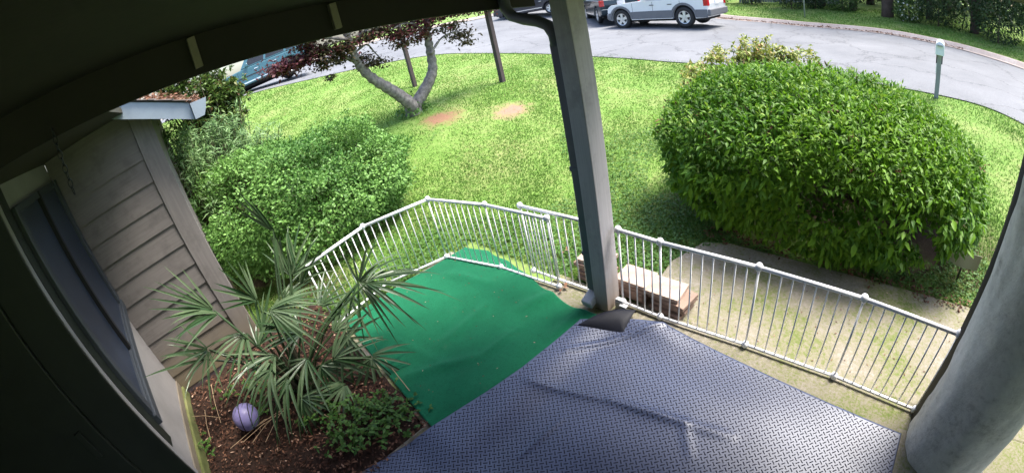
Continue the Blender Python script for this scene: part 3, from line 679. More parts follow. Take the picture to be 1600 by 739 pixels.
# ------------------------------------------------------------------ pavers stacked outside the fence
pv = MB().box(-.15, .15, -.11, .11, 0, .036).mesh('paver'); pv2 = MB().box(-.15, .15, -.11, .11, 0, .034).mesh('paver'); pv2.materials.append(M['paver_shaded'])
piles = [(-1.235, 2.385, 5, 'pile at the end nearest the walkway'), (-1.55, 2.40, 5, 'middle pile beside the post'), (-1.99, 2.42, 6, 'pile showing left of the post')]
words = ['topmost', 'second from the top', 'third from the top', 'fourth from the top', 'fifth from the top', 'lowest']
for pi_, (x, y, nlay, nm) in enumerate(piles):
    for k in range(nlay):
        o = link_mesh('paver', pv, None); 
        if not pv.materials: pv.materials.append(M['paver'])
        o.location = (x + random.uniform(-.03, .04) + (.03 * (k % 2) if pi_ == 0 else 0), y + random.uniform(-.012, .03), -.011 + k * .0375); o.rotation_euler = (0, 0, random.uniform(-.13, .13) - .05)
        if k < nlay - 1: o.data = pv2
        bb = o.modifiers.new('edge', 'BEVEL'); bb.width = .004; bb.segments = 2
        tag(o, f'{"pale tan" if k == nlay - 1 else "brown"} paver, {words[nlay - 1 - k]} of the {nm}', 'paver', 'pavers stacked outside the fence')

# ------------------------------------------------------------------ ball, chain, sign, mailbox
bq = pg(386, 653, .12); ball = empty('ball', (bq[0], bq[1], .02), label='lavender ball with black stripes lying on the mulch', cat='ball')
MB().lathe([(.118 * math.sin(t), -.118 * math.cos(t)) for t in np.linspace(.001, math.pi - .001, 24)], 32, 2, (0, 0, .118)).build('skin', M['ball'], ball, True)
view = unit(np.array([-bq[0], -bq[1], CAM_H - .12])); rt = unit(np.cross(view, [0, 0, 1.0])) * -1; up = np.cross(view, rt) * -1
ax = unit(rt * .86 + up * .45 + view * .15)
for off in (-.032, .048):
    u1 = unit(np.cross(ax, [0, 0, 1.0])); u2 = np.cross(ax, u1); rr = math.sqrt(.1185 ** 2 - off ** 2)
    pts = [np.array([0, 0, .118]) + ax * off + rr * (math.cos(t) * u1 + math.sin(t) * u2) for t in np.linspace(0, 2 * math.pi, 40)]
    MB().tube(pts, .0048, 6, False).build('stripe', M['black'], ball, True)
c0, c1 = pa(94, 236, -2.17), pa(124, 318, -2.17)
ch = empty('hanging_chain', (c0[0], c0[1], c0[2]), label='short dark metal chain hanging from the porch roof edge', cat='chain')
lk = MB().tube([(.011 * math.cos(t), 0, .021 * math.sin(t)) for t in np.linspace(0, 2 * math.pi, 17)], .0030, 6, False).mesh('link', True)
nl = 9
for k in range(nl):
    o = link_mesh('link', lk, M['black'], ch); f = k / (nl - 1)
    o.location = (0, (c1[1] - c0[1]) * f, zf(c0[1]) + .02 - c0[2] - .034 * k + 0.0); o.rotation_euler = (0, .1, math.pi / 2 * (k % 2) + .6)
# yard sign
s0 = pt(1493, 441); sg = empty('yard_sign', s0, heading(-18), label='blank olive grey yard sign seen from behind on black stake', cat='sign')
D = math.hypot(s0[0], s0[1])
def sz(u, v): return pd(u, v, D)[2] - s0[2]
top = sz(1504, 388)
sg.rotation_euler = (0, 0, 0)
MB().box(-.008, .008, -.008, .008, -.1, top + .01).build('stake', M['black'], sg)
pL, pR = pd(1471, 379, D * .985) - s0, pd(1534, 404, D * 1.0) - s0
hS = .155; V = []; nS = 14
for i in range(nS):
    f = i / (nS - 1); q = pL + (pR - pL) * f; w = .012 * math.sin(f * 9); nv = np.array([s0[0], s0[1], 0]) / D
    for z in (0, -hS):
        for th in (0.012, .016): V.append((q[0] + nv[0] * (th + w), q[1] + nv[1] * (th + w), q[2] + z + .01 * math.sin(f * 7)))
Fs = []
for i in range(nS - 1):
    a, b = i * 4, i * 4 + 4
    Fs += [(a, b, b + 2, a + 2), (a + 1, a + 3, b + 3, b + 1), (a, a + 1, b + 1, b), (a + 2, b + 2, b + 3, a + 3)]
Fs += [(0, 2, 3, 1), ((nS - 1) * 4, (nS - 1) * 4 + 1, (nS - 1) * 4 + 3, (nS - 1) * 4 + 2)]
MB().add(V, Fs).build('board', M['sign'], sg)
# mailbox at the road edge
mq = polar(60.3, 8.9); mz = tz(*mq); md = 8.9
mb_ = empty('mailbox', (mq[0], mq[1], mz), heading(60.3), label='white rounded mailbox on dark wooden post at the street', cat='mailbox')
hh = pd(1470, 63, md)[2] - mz
MB().box(-.045, .045, -.045, .045, -.1, hh - .26).build('post', M['grey_fence'], mb_, bevel=.006)
pr = [(-.085, 0), (.085, 0), (.085, .15)] + [(.085 * math.cos(t), .15 + .085 * math.sin(t)) for t in np.linspace(0, math.pi, 12)][1:] 
MB().prism(pr, 0, -.26, .26).build('box', M['mailwhite'], mb_, bevel=.006).location = (0, 0, hh - .245)
MB().box(-.262, -.30, -.05, .05, -.03, .0).build('latch', M['galv'], mb_).location = (0, 0, hh - .06)
MB().box(-.03, .03, -.065, .065, hh - .42, hh - .25).build('bracket', M['black'], mb_)
MB().box(-.04, .04, .046, .058, hh - .6, hh - .43).build('edge_strip', M['mailwhite'], mb_)

# ------------------------------------------------------------------ vehicles
def vehicle(name, label, cat, pos, head, pitch, paintm, L, Wd, H, wb, r, clad=None, xw=.16, rear=.12, off=.02, group=None, belt=1.0, roll=0):
    t = bpy.data.objects.new(name, None); col.objects.link(t); t.location = pos
    t.rotation_mode = 'ZYX'; t.rotation_euler = (roll, -pitch, head); tag(t, label, cat, group)
    xr, xf = -wb / 2 + off, wb / 2 + off; ra = r * 1.2; fl = .36; hb = belt; h2 = Wd / 2
    def arch(x): return [(x + ra * math.cos(a), r + ra * math.sin(a)) for a in np.linspace(math.pi + .1, -.1, 13)]
    poly = [(-L / 2 + .1, fl)] + arch(xr) + arch(xf) + [(L / 2 - .12, fl), (L / 2 - .02, .5), (L / 2, .72), (L / 2 - .06, hb - .12), (L / 2 - .2, hb - .03), (L * xw, hb + .05), (-L / 2 + .03, hb + .05), (-L / 2, hb - .15), (-L / 2 + .02, .5)]
    MB().prism(poly, 1, -h2, h2).build('body', paintm, t, bevel=.045, seg=3)
    MB().box(-L / 2 + .2, L / 2 - .2, -h2 + .14, h2 - .14, .26, .9).build('underbody', M['under'], t)
    # cabin
    zb, zt = hb + .052, H; xb0, xb1 = -L / 2 + .06, L * xw - .02; xt0, xt1 = -L / 2 + .06 + rear * L * .55, L * xw - .62
    yb, yt = h2 - .05, h2 - .2
    MB().hexa([(xb0, -yb, zb), (xb1, -yb, zb), (xb1, yb, zb), (xb0, yb, zb), (xt0, -yt, zt), (xt1, -yt, zt), (xt1, yt, zt), (xt0, yt, zt)]).build('cabin', paintm, t, bevel=.05, seg=3)
    def cab(fx, fz, sgn, o):
        z = zb + (zt - zb) * fz; x0 = xb0 + (xt0 - xb0) * fz; x1 = xb1 + (xt1 - xb1) * fz; y = yb + (yt - yb) * fz
        return (x0 + (x1 - x0) * fx, sgn * (y + o), z)
    for sgn in (-1, 1):
        for a, b in ((.05, .30), (.335, .62), (.655, .93)):
            q = [cab(a, .1, sgn, -.01), cab(b, .1, sgn, -.01), cab(b, .1, sgn, .006), cab(a, .1, sgn, .006), cab(a, .84, sgn, -.01), cab(b, .84, sgn, -.01), cab(b, .84, sgn, .006), cab(a, .84, sgn, .006)]
            MB().hexa(q).build('side_window', M['glass'], t)
        for xd in (xf - ra - .10, (xr + xf) / 2 - .10, xr + ra * .2 + .02):
            MB().box(xd - .005, xd + .005, sgn * h2 - .004, sgn * h2 + .003, max(fl + .05, r + ra * (1 if xd < xr + ra else 0) + .02), hb).build('door_seam', M['under'], t)
        for xd in (xf - ra - .95, (xr + xf) / 2 - .82):
            MB().box(xd - .09, xd + .09, sgn * h2 - .006, sgn * h2 + .022, hb - .14, hb - .105).build('door_handle', clad or M['chrome'], t, bevel=.008)
        mx = L * xw - .32
        MB().box(mx - .08, mx + .06, sgn * (h2 + .02), sgn * (h2 + .2), hb + .06, hb + .22).build('mirror', paintm, t, bevel=.03)
        if clad:
            for a, b in ((-L / 2 + .02, xr - ra - .02), (xr + ra + .02, xf - ra - .02), (xf + ra + .02, L / 2 - .03)):
                if b - a > .05: MB().box(a, b, min(sgn * (h2 - .01), sgn * (h2 + .014)), max(sgn * (h2 - .01), sgn * (h2 + .014)), fl + .01, .66).build('lower_cladding', clad, t, bevel=.01)
            for x in (xr, xf):
                o_, i_ = [(x + (ra + .075) * math.cos(a), r + (ra + .075) * math.sin(a)) for a in np.linspace(math.pi, 0, 13)], [(x + (ra - .01) * math.cos(a), r + (ra - .01) * math.sin(a)) for a in np.linspace(0, math.pi, 13)]
                MB().prism(o_ + i_, 1, min(sgn * (h2 - .02), sgn * (h2 + .02)), max(sgn * (h2 - .02), sgn * (h2 + .02))).build('wheel_arch', clad, t)
        else:
            MB().box(xr + ra + .05, xf - ra - .05, min(sgn * (h2 - .01), sgn * (h2 + .02)), max(sgn * (h2 - .01), sgn * (h2 + .02)), fl + .04, fl + .09).build('sill_trim', M['chrome'], t)
            MB().box(xr + ra + .05, xf - ra - .05, min(sgn * (h2 - .01), sgn * (h2 + .015)), max(sgn * (h2 - .01), sgn * (h2 + .015)), .66, .70).build('side_moulding', M['black'], t)
        MB().box(-L / 2 - .012, -L / 2 + .16, min(sgn * (h2 - .19), sgn * (h2 + .006)), max(sgn * (h2 - .19), sgn * (h2 + .006)), hb - .22, hb + .04).build('tail_light', M['redlamp'], t, bevel=.012)
        MB().box(L / 2 - .12, L / 2 + .004, min(sgn * (h2 - .3), sgn * (h2 - .02)), max(sgn * (h2 - .3), sgn * (h2 - .02)), .68, .84).build('headlight', M['clearlamp'], t, bevel=.015)
        for x in (xr, xf):
            w = empty('wheel', (x, sgn * (h2 - .125), r)); w.parent = t; ty = .115
            MB().lathe([(r * .62, -ty * .92), (r * .84, -ty), (r * .96, -ty * .85), (r, -ty * .5), (r, ty * .5), (r * .96, ty * .85), (r * .84, ty), (r * .62, ty * .92), (r * .58, 0), (r * .62, -ty * .92)], 28, 1).build('tyre', M['tyre'], w, True)
            rm = MB().lathe([(r * .64, ty * .9 * sgn), (r * .56, ty * .8 * sgn), (r * .54, ty * .2 * sgn)], 28, 1)
            for k in range(5):
                a = 2 * math.pi * k / 5 + .3; c, s = math.cos(a), math.sin(a); q = []
                for yv in (ty * .35 * sgn, ty * .8 * sgn):
                    for rr_, ww in ((0.05, .12), (.58, .15)):
                        for e in (-1, 1): q.append((r * (c * rr_ - s * ww * e), yv, r * (s * rr_ + c * ww * e)))
                rm.hexa([q[0], q[1], q[3], q[2], q[4], q[5], q[7], q[6]])
            rm.build('rim', M['rim'], w)
            MB().lathe([(.001, ty * .3 * sgn), (r * .55, ty * .3 * sgn), (r * .55, ty * .1 * sgn)], 20, 1).build('brake_disc', M['under'], w)
            MB().lathe([(.001, ty * .92 * sgn), (r * .13, ty * .9 * sgn), (r * .14, ty * .3 * sgn)], 14, 1).build('hub_cap', M['rim'], w)
    bm_ = clad or paintm
    MB().box(-L / 2 - .09, -L / 2 + .1, -h2 + .01, h2 - .01, .42, .66).build('rear_bumper', bm_, t, bevel=.04, seg=3)
    MB().box(L / 2 - .1, L / 2 + .08, -h2 + .02, h2 - .02, .40, .64).build('front_bumper', bm_, t, bevel=.04, seg=3)
    MB().box(-L / 2 - .014, -L / 2 + .02, -.17, .17, hb - .19, hb - .03).build('number_plate', M['plate'], t)
    q = lambda fy, fz, o: ((xb0 + (xt0 - xb0) * fz) - o, fy * (yb + (yt - yb) * fz), zb + (zt - zb) * fz)
    MB().hexa([q(-.85, .1, -.02), q(.85, .1, -.02), q(.85, .1, .006), q(-.85, .1, .006), q(-.85, .85, -.02), q(.85, .85, -.02), q(.85, .85, .006), q(-.85, .85, .006)]).build('rear_window', M['glass'], t)
    q = lambda fy, fz, o: ((xb1 + (xt1 - xb1) * fz) + o, fy * (yb + (yt - yb) * fz), zb + (zt - zb) * fz)
    MB().hexa([q(-.88, .06, -.02), q(.88, .06, -.02), q(.88, .06, .006), q(-.88, .06, .006), q(-.88, .9, -.02), q(.88, .9, -.02), q(.88, .9, .006), q(-.88, .9, .006)]).build('windscreen', M['glass'], t)
    MB().box(L / 2 - .02, L / 2 + .006, -h2 + .36, h2 - .36, .68, .84).build('grille', M['black'], t)
    if H > 1.6:
        for sgn in (-1, 1): MB().tube([(xt0 + .15, sgn * (yt - .06), zt + .01), (xt0 + .2, sgn * (yt - .06), zt + .07), (xt1 - .3, sgn * (yt - .06), zt + .07), (xt1 - .25, sgn * (yt - .06), zt + .01)], .016, 6).build('roof_rail', M['black'], t, True)
    return t
def place(rw_az, rw_d, fw_az, fw_d, wb, Wd, off, left_near=True):
    a, b = polar(rw_az, rw_d), polar(fw_az, fw_d); hd = (b - a) / np.linalg.norm(b - a); mid = (a + b) / 2
    lf = np.array([-hd[1], hd[0]]); c = mid - lf * (Wd / 2 - .125) * (1 if left_near else -1) - hd * off
    za, zb_ = tz(*a), tz(*b)
    return (c[0], c[1], (za + zb_) / 2 + .02), math.atan2(hd[1], hd[0]), math.atan2(zb_ - za, wb)
p_, h_, t_ = place(27.7, 16.4, 20.6, 17.6, 2.69, 1.8, .18)
vehicle('parked_car', 'white sport utility car with grey lower body at far kerb', 'car', p_, h_, t_, M['car_white'], 4.25, 1.80, 1.72, 2.69, .385, M['clad'], off=.18, group='cars parked along the street')
q = polar(18.7, 21.3)
vehicle('parked_car', 'dark green sport utility car parked ahead of the white one', 'car', (q[0], q[1], tz(*q) + .02), heading(6), 0, M['car_green'], 4.7, 1.85, 1.75, 2.75, .37, None, group='cars parked along the street')
q = polar(9.6, 25.4)
vehicle('parked_car', 'small dark blue car glimpsed behind the downspout elbow', 'car', (q[0], q[1], tz(*q) + .02), heading(-52), .02, M['car_black'], 4.5, 1.76, 1.45, 2.6, .32, None, rear=.3, group='cars parked along the street', belt=.9)
p_, h_, t_ = place(-22.0, 20.2, -30.1, 20.0, 2.9, 1.85, .0)
vehicle('parked_car', 'teal blue sport utility car behind the red maple branches', 'car', p_, h_, t_, M['car_teal'], 4.9, 1.85, 1.78, 2.9, .37, None, group='cars parked along the street')

# ------------------------------------------------------------------ lawn posts and the maple
for (u, v, az, dist, label) in ((648, 135, -7.7, 12.8, 'dark wooden post standing just behind the maple trunk'), (785, 128, 3.5, 10.2, 'dark wooden post standing alone on open lawn')):
    q = polar(az, dist); z = tz(*q)
    t = empty('lawn_post', (q[0], q[1], z), label=label, cat='post', group='wooden posts on the lawn')
    MB().box(-.055, .055, -.055, .055, -.2, 2.35).build('shaft', M['pole'], t, bevel=.008)
    MB().hexa([(-.075, -.075, 2.352), (.075, -.075, 2.352), (.075, .075, 2.352), (-.075, .075, 2.352), (-.02, -.02, 2.43), (.02, -.02, 2.43), (.02, .02, 2.43), (-.02, .02, 2.43)]).build('cap', M['pole'], t)
TD = 9.3
tb = polar(-9, TD); tbz = tz(*tb); T0 = np.array([tb[0], tb[1], tbz])
tree = empty('maple_tree', T0, label='red leaved maple with forked pale trunk on the lawn', cat='tree')
def smooth_path(P, n=6):
    P = [np.array(p, float) for p in P]; o = []
    for i in range(len(P) - 1):
        p0, p1, p2, p3 = P[max(i - 1, 0)], P[i], P[i + 1], P[min(i + 2, len(P) - 1)]
        for k in range(n):
            f = k / n; o.append(.5 * ((2 * p1) + (p2 - p0) * f + (2 * p0 - 5 * p1 + 4 * p2 - p3) * f * f + (3 * p1 - p0 - 3 * p2 + p3) * f ** 3))
    return o + [P[-1]]
def limb(px, r0, r1, d0=TD, d1=TD):
    n = len(px); P = smooth_path([pd(u, v, d0 + (d1 - d0) * i / (n - 1)) - T0 for i, (u, v) in enumerate(px)])
    k = len(P); return P, [r0 + (r1 - r0) * (i / (k - 1)) ** .8 + .010 * math.sin(i * 1.9) + .008 * math.sin(i * 4.3 + 1) for i in range(k)]
trunk = MB()
for px, r0, r1, da, db in (([(648, 186), (644, 172), (641, 163), (625, 150), (605, 137), (585, 125), (566, 108), (553, 85), (545, 62), (535, 35), (520, 5)], .175, .05, TD, TD - .9),
                           ([(648, 180), (650, 165), (660, 147), (671, 126), (676, 108), (673, 85), (669, 62), (667, 40), (672, 15), (685, -20)], .165, .05, TD, TD + .4)):
    P, rr = limb(px, r0, r1, da, db); trunk.tube(P, rr, 12)
trunk.build('trunk', M['bark'], tree, True)
br = MB()
tips = []
for px, da, db, r0 in (([(560, 100), (530, 85), (500, 78), (470, 88), (440, 100)], TD - .5, TD - 1.2, .05), ([(553, 85), (572, 70), (585, 82), (598, 95)], TD - .6, TD - .2, .03),
                       ([(548, 70), (575, 45), (600, 30), (625, 20)], TD - .7, TD, .04), ([(673, 85), (690, 60), (715, 50), (735, 62)], TD, TD + .6, .03), ([(669, 62), (650, 40), (630, 38), (610, 48)], TD, TD - .5, .03),
                       ([(672, 30), (705, 12), (745, 14), (775, 14)], TD + .3, TD + .8, .04), ([(545, 62), (515, 60), (490, 62), (460, 72)], TD - .8, TD - 1.6, .04), ([(535, 35), (500, 20), (470, 10)], TD - .9, TD - 1.5, .04), ([(685, -20), (700, -60), (720, -110)], TD, TD, .04), ([(520, 5), (520, -60), (540, -120)], TD - .9, TD, .04)):
    P, rr = limb(px, r0, .008, da, db); br.tube(P, rr, 6); tips.append(P)
br.build('branches', M['bark'], tree, True)
# sprays of leaves in flat layers: pixel centre, half width and height in pixels, distance, how red
sprays = [(450, 102, 34, 13, TD - 1.2, .95), (432, 110, 16, 8, TD - 1.3, .9), (478, 92, 22, 12, TD - 1.1, .8), (500, 78, 30, 11, TD - 1.0, .3), (528, 88, 22, 13, TD - .8, .15), (540, 72, 20, 12, TD - .8, .25), (585, 98, 24, 7, TD - .3, .05), (566, 92, 13, 9, TD - .4, .1),
          (570, 58, 28, 10, TD - .5, .3), (600, 45, 28, 12, TD - .2, .45), (625, 55, 28, 10, TD - .3, .7), (648, 38, 28, 13, TD, .85), (660, 55, 20, 9, TD, .8), (630, 68, 18, 6, TD - .2, .4), (700, 42, 24, 8, TD + .4, .1), (718, 55, 22, 9, TD + .6, .08), (730, 66, 12, 6, TD + .6, .05), (690, 24, 30, 9, TD + .3, .8), (730, 16, 34, 7, TD + .7, .9), (765, 12, 20, 7, TD + .9, .9),
          (560, 20, 40, 14, TD - .5, .5), (620, 5, 50, 14, TD, .6), (690, -10, 50, 14, TD + .3, .6), (500, 40, 36, 12, TD - 1.2, .5), (470, 55, 30, 10, TD - 1.3, .5), (560, -30, 60, 16, TD - .4, .5), (640, -50, 70, 18, TD, .5), (720, -40, 50, 14, TD + .6, .5), (600, -90, 60, 16, TD, .5), (690, -110, 50, 16, TD, .5), (505, 100, 14, 9, TD - 1.0, .15), (515, 122, 7, 4, TD - .9, .05), (480, 70, 20, 8, TD - 1.0, .5)]
for green in (False, True):
    ps, ds_, ls = [], [], []
    for (u, v, w, h, dd, red) in sprays:
        nn = int(w * h * 1.7 * ((red if not green else 1 - red)))
        if nn < 2: continue
        c = pd(u, v, dd); sc = dd / FPX
        du, dv, dq = rng.normal(size=nn) * .52, rng.normal(size=nn) * .52, rng.normal(size=nn) * .35
        layer = np.round(dv * 2.2) / 2.2 + rng.normal(size=nn) * .09
        for a, b, e in zip(du, layer, dq):
            ps.append(pd(u + a * w - .2 * b * h, v + b * h - .22 * a * w, dd + e * .6))
    ps = np.array(ps) - T0; n = len(ps)
    dr = rng.normal(size=(n, 3)) * [1, 1, .35] + [0, 0, -.25]; nr = rng.normal(size=(n, 3)) * .45 + [0, 0, 1]
    leaves('crown', ps, dr, nr, rng.uniform(.06, .11, n), rng.uniform(.035, .06, n), M['maple_green' if green else 'maple'], tree, False)
# ivy at the trunk foot
n = 260; a = rng.uniform(0, 6.28, n); rr = rng.uniform(.12, .45, n) ** 1
ip = np.stack([rr * np.cos(a), rr * np.sin(a), rng.uniform(0, .5, n) * np.exp(-(rr - .12) * 6)], 1) + [0, 0, .03]
leaves('trunk_ivy', ip, rng.normal(size=(n, 3)), np.stack([np.cos(a), np.sin(a), np.full(n, .8)], 1), .06, .05, M['clover'], tree, False)

# ------------------------------------------------------------------ clipped shrubs
def super_pts(n, half, e=2.6, zmin=-1.0, jit=.08, seed=1, lump=.06):
    d = unit(rng.normal(size=(n * 2, 3))); d = d[d[:, 2] > zmin][:n]
    r = (np.abs(d[:, 0]) ** e + np.abs(d[:, 1]) ** e + np.abs(d[:, 2]) ** e) ** (-1 / e)
    r = r * (1 + lump * vnoise(d, 5, seed) + lump * .5 * vnoise(d, 13, seed + 1)) * (1 - np.abs(rng.normal(size=len(d))) * jit)
    P = d * r[:, None] * np.array(half); N = unit(d * np.abs(d) ** (e - 2) / np.array(half)); return P, N
# big-leaved hedge on the right
HC = np.array([-.37, 4.40, 0.0]); hz = tz(HC[0], HC[1])
hedge = empty('hedge', (HC[0], HC[1], hz), label='large rounded glossy green hedge beside the walkway', cat='hedge')
HH = (1.78, 1.14, .70); zc0 = .61
def hedge_shape(P):
    P = P.copy(); tuck = np.clip(1 - P[:, 2] / .75, 0, 1) ** 1.4
    P[:, 0] *= 1 - np.where(P[:, 0] > 0, .28, .17) * tuck
    P[:, 2] += .16 * sstep(-.9, .8, P[:, 1]) * np.clip(P[:, 2] / 1.2, 0, 1) - .12 * sstep(.3, 1.7, P[:, 0]) * np.clip(P[:, 2], 0, 1)
    P[:, 1] += np.where(P[:, 1] < 0, .03 * tuck, 0); return P
P, N = super_pts(44000, HH, 2.7, -.99, .06, 51, .05); P = hedge_shape(P + [0, 0, zc0]); n = len(P)
gap = vnoise(P, 5.5, 57) + .6 * vnoise(P, 12, 58)
low = (P[:, 2] < .80) & (P[:, 1] < .3)
keep = (P[:, 2] > -.01) & ~(low & ((gap < -.3) | (rng.random(n) < .42))) & ~(~low & (gap < -1.0)); P, N = P[keep], N[keep]; n = len(P); low = low[keep]
Dv = N * .4 + rng.normal(size=(n, 3)) * .8 + np.array([0, 0, 1]) * np.where(low, -.8, -.12)[:, None]
Nn = N * np.where(low, .7, .25)[:, None] + rng.normal(size=(n, 3)) * .34 + np.array([0, 0, 1]) * np.where(low, .7, 1.15)[:, None]
Lh = np.where(low, rng.uniform(.06, .11, n), rng.uniform(.042, .085, n))
tp = np.where(P[:, 2] > 1.0)[0]; tp = rng.choice(tp, 330); st0 = P[tp]; gr = unit(N[tp] * .6 + rng.normal(size=(330, 3)) * .35 + [0, 0, .5]); ln = rng.uniform(.03, .10, 330)
Sp = np.concatenate([st0 + gr * (ln * f)[:, None] for f in (.3, .55, .8, 1.0, 1.0)]); nS_ = len(Sp)
leaves('new_shoots', Sp, rng.normal(size=(nS_, 3)) + np.tile(gr, (5, 1)) * .7, rng.normal(size=(nS_, 3)) * .4 + [0, 0, 1], rng.uniform(.035, .07, nS_), rng.uniform(.014, .024, nS_), M['shoots'], hedge, True)
hedge_tone = np.clip(rng.random(n) * .85 + .25 * vnoise(P, 3, 59), 0, 1)
leaves('crown', P, Dv, Nn, Lh, Lh * rng.uniform(.32, .46, n), M['hedge'], hedge, True, hedge_tone)
k = rng.integers(0, n, 60); kk = k[P[k][:, 2] > .8]                  # a few brown patches of dead leaves on top
Pb = np.repeat(P[kk], 9, 0) + rng.normal(size=(len(kk) * 9, 3)) * .03; leaves('dead_leaves', Pb, rng.normal(size=Pb.shape), rng.normal(size=Pb.shape) * .5 + [0, 0, 1], .05, .02, M['litter'], hedge, False, rng.random(len(Pb)) * .8)['kind'] = 'stuff'
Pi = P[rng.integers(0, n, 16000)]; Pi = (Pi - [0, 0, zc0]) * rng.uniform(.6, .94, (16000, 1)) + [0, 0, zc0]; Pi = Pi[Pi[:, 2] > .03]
leaves('inner_leaves', Pi, rng.normal(size=Pi.shape), rng.normal(size=Pi.shape), rng.uniform(.06, .10, len(Pi)), .035, M['hedge'], hedge, False, rng.random(len(Pi)) * .3)  # dark tones only, shade inside the hedge put into the leaf colour
st = MB()
for k in range(26):
    a = random.uniform(0, 6.28); r0 = random.uniform(.1, .8); x, y = r0 * 1.3 * math.cos(a), r0 * .7 * math.sin(a)
    st.tube([(x * .7, y * .7, -.1), (x * .9, y * .9, .4), (x * 1.15, y * 1.1, .95)], [.018, .014, .006], 6)
st.build('stems', M['stem'], hedge)
# the large single leaves that show on the shaded side next to the walkway
lm = []
for k in range(3):
    w = .036 + .006 * k; L = .10; me = raw_mesh('leaf', np.array([[0, 0, 0], [.4 * L, w / 2, .008], [.78 * L, w * .33, .0], [L, 0, -.012], [.78 * L, -w * .33, .0], [.4 * L, -w / 2, .008], [.45 * L, 0, 0]]), np.array([[0, 1, 6], [1, 2, 6], [2, 3, 6], [3, 4, 6], [4, 5, 6], [5, 0, 6]]), False, np.full(7, .45 + .27 * k))
    me.materials.append(M['hedge']); lm.append(me)
cand = np.where((N[:, 1] < -.35) & (P[:, 2] < .85))[0]; rng.shuffle(cand)
for i in cand[:280]:
    o = bpy.data.objects.new('leaf', lm[i % 3]); col.objects.link(o); o.parent = hedge; o.location = P[i] + N[i] * .02
    o.rotation_euler = (random.uniform(-.5, .5), random.uniform(.2, 1.2), math.atan2(N[i][1], N[i][0]) + random.uniform(-1.1, 1.1)); s = random.uniform(.8, 1.25); o.scale = (s, s, s)
# small-leaved rounded bush on the left
BC = np.array([-6.0, 1.30]); bzz = tz(*BC)
bush = empty('round_bush', (BC[0], BC[1], bzz), label='light green fine leaved rounded bush behind the left fence', cat='bush')
P, N = super_pts(52000, (1.26, 1.72, .84), 2.2, -.75, .12, 61, .13); P = P + [0, 0, .56]; P[:, 2] += .26 * sstep(.9, -1.6, P[:, 1]) * np.clip(P[:, 2], 0, 1.2)
gp_ = vnoise(P, 4.5, 66) + .7 * vnoise(P, 11, 67); P = P[(P[:, 2] > .03) & (gp_ > -.5)]
rng.shuffle(P)
sp_ = P[:420]; sp_ = sp_[sp_[:, 2] > .5]; up_ = np.repeat(sp_, 14, 0); t_ = rng.random((len(up_), 1)); P = np.concatenate([P, up_ + unit(up_ - [0, 0, .3]) * t_ * .16 + rng.normal(size=up_.shape) * .018])
n = len(P); N = unit(P - [0, 0, .5])
leaves('crown', P, N * .6 + rng.normal(size=(n, 3)) * .7, N * .75 + rng.normal(size=(n, 3)) * .36 + [0, 0, .6], rng.uniform(.034, .06, n), rng.uniform(.02, .034, n), M['boxwood'], bush, False, np.clip(rng.random(n) * .8 + .3 * vnoise(P, 3.5, 68), 0, 1))
Pi = P[:12000] * rng.uniform(.5, .88, (12000, 1)); leaves('inner_leaves', Pi, rng.normal(size=Pi.shape), rng.normal(size=Pi.shape), .06, .035, M['boxwood'], bush, False, rng.random(len(Pi)) * .3)  # darker tones paint the shade in the gaps of the bush
st = MB()
for k in range(18):
    a = random.uniform(0, 6.28); st.tube([(.25 * math.cos(a), .25 * math.sin(a), -.1), (.5 * math.cos(a), .6 * math.sin(a), .5), (.8 * math.cos(a), 1.0 * math.sin(a), 1.0)], [.02, .014, .006], 6)
st.build('stems', M['stem'], bush)
def whorl_shrub(name, label, spots, base, material, nleaf, L, W, stems=8):
    z0 = tz(*base); t = empty(name, (base[0], base[1], z0), label=label, cat='shrub'); B = np.array([base[0], base[1], z0]); ps, dr, nr = [], [], []; sm_ = MB()
    for (c, s) in spots:
        c = np.array(c) - B
        for k in range(s):
            h = c + rng.normal(size=3) * [.16, .16, .12]
            if k % 3 == 0: sm_.tube([(h[0] * .3, h[1] * .3, 0), (h[0] * .8, h[1] * .8, h[2] * .6), tuple(h)], [.012, .009, .004], 5)
            for j in range(nleaf):
                d = rng.normal(size=3) * [1, 1, .6] + [0, 0, .15]; ps.append(h + rng.normal(size=3) * .03); dr.append(d); nr.append(rng.normal(size=3) * .4 + [0, 0, 1])
    n = len(ps); leaves('crown', np.array(ps), np.array(dr), np.array(nr), rng.uniform(L * .7, L * 1.2, n), rng.uniform(W * .8, W * 1.2, n), material, t, True, None, .3); sm_.build('stems', M['stem'], t); return t
whorl_shrub('narrow_leaf_shrub', 'pale narrow leaved shrub rising between siding corner and round bush', [(pd(u, v, d), k) for u, v, d, k in ((250, 228, 6.9, 40), (290, 232, 6.9, 40), (330, 235, 6.9, 40), (365, 240, 6.8, 36), (400, 215, 6.7, 22), (395, 240, 6.6, 20), (300, 270, 6.6, 30), (270, 265, 6.6, 30), (355, 200, 7.0, 26), (275, 215, 6.6, 16), (310, 205, 6.8, 18), (345, 215, 6.8, 18), (380, 222, 6.6, 16), (260, 250, 6.4, 16), (300, 250, 6.4, 16), (340, 255, 6.5, 14), (280, 285, 6.2, 14), (310, 300, 6.1, 12), (330, 335, 6.0, 10), (245, 205, 6.8, 12))], (-6.9, .0), M['nandina'], 13, .13, .02)
whorl_shrub('narrow_leaf_shrub', 'small tuft of pale narrow leaves poking through the round bush', [(pd(440, 288, 5.55), 7), (pd(462, 292, 5.5), 5)], (-5.6, 1.05), M['nandina'], 11, .14, .02)
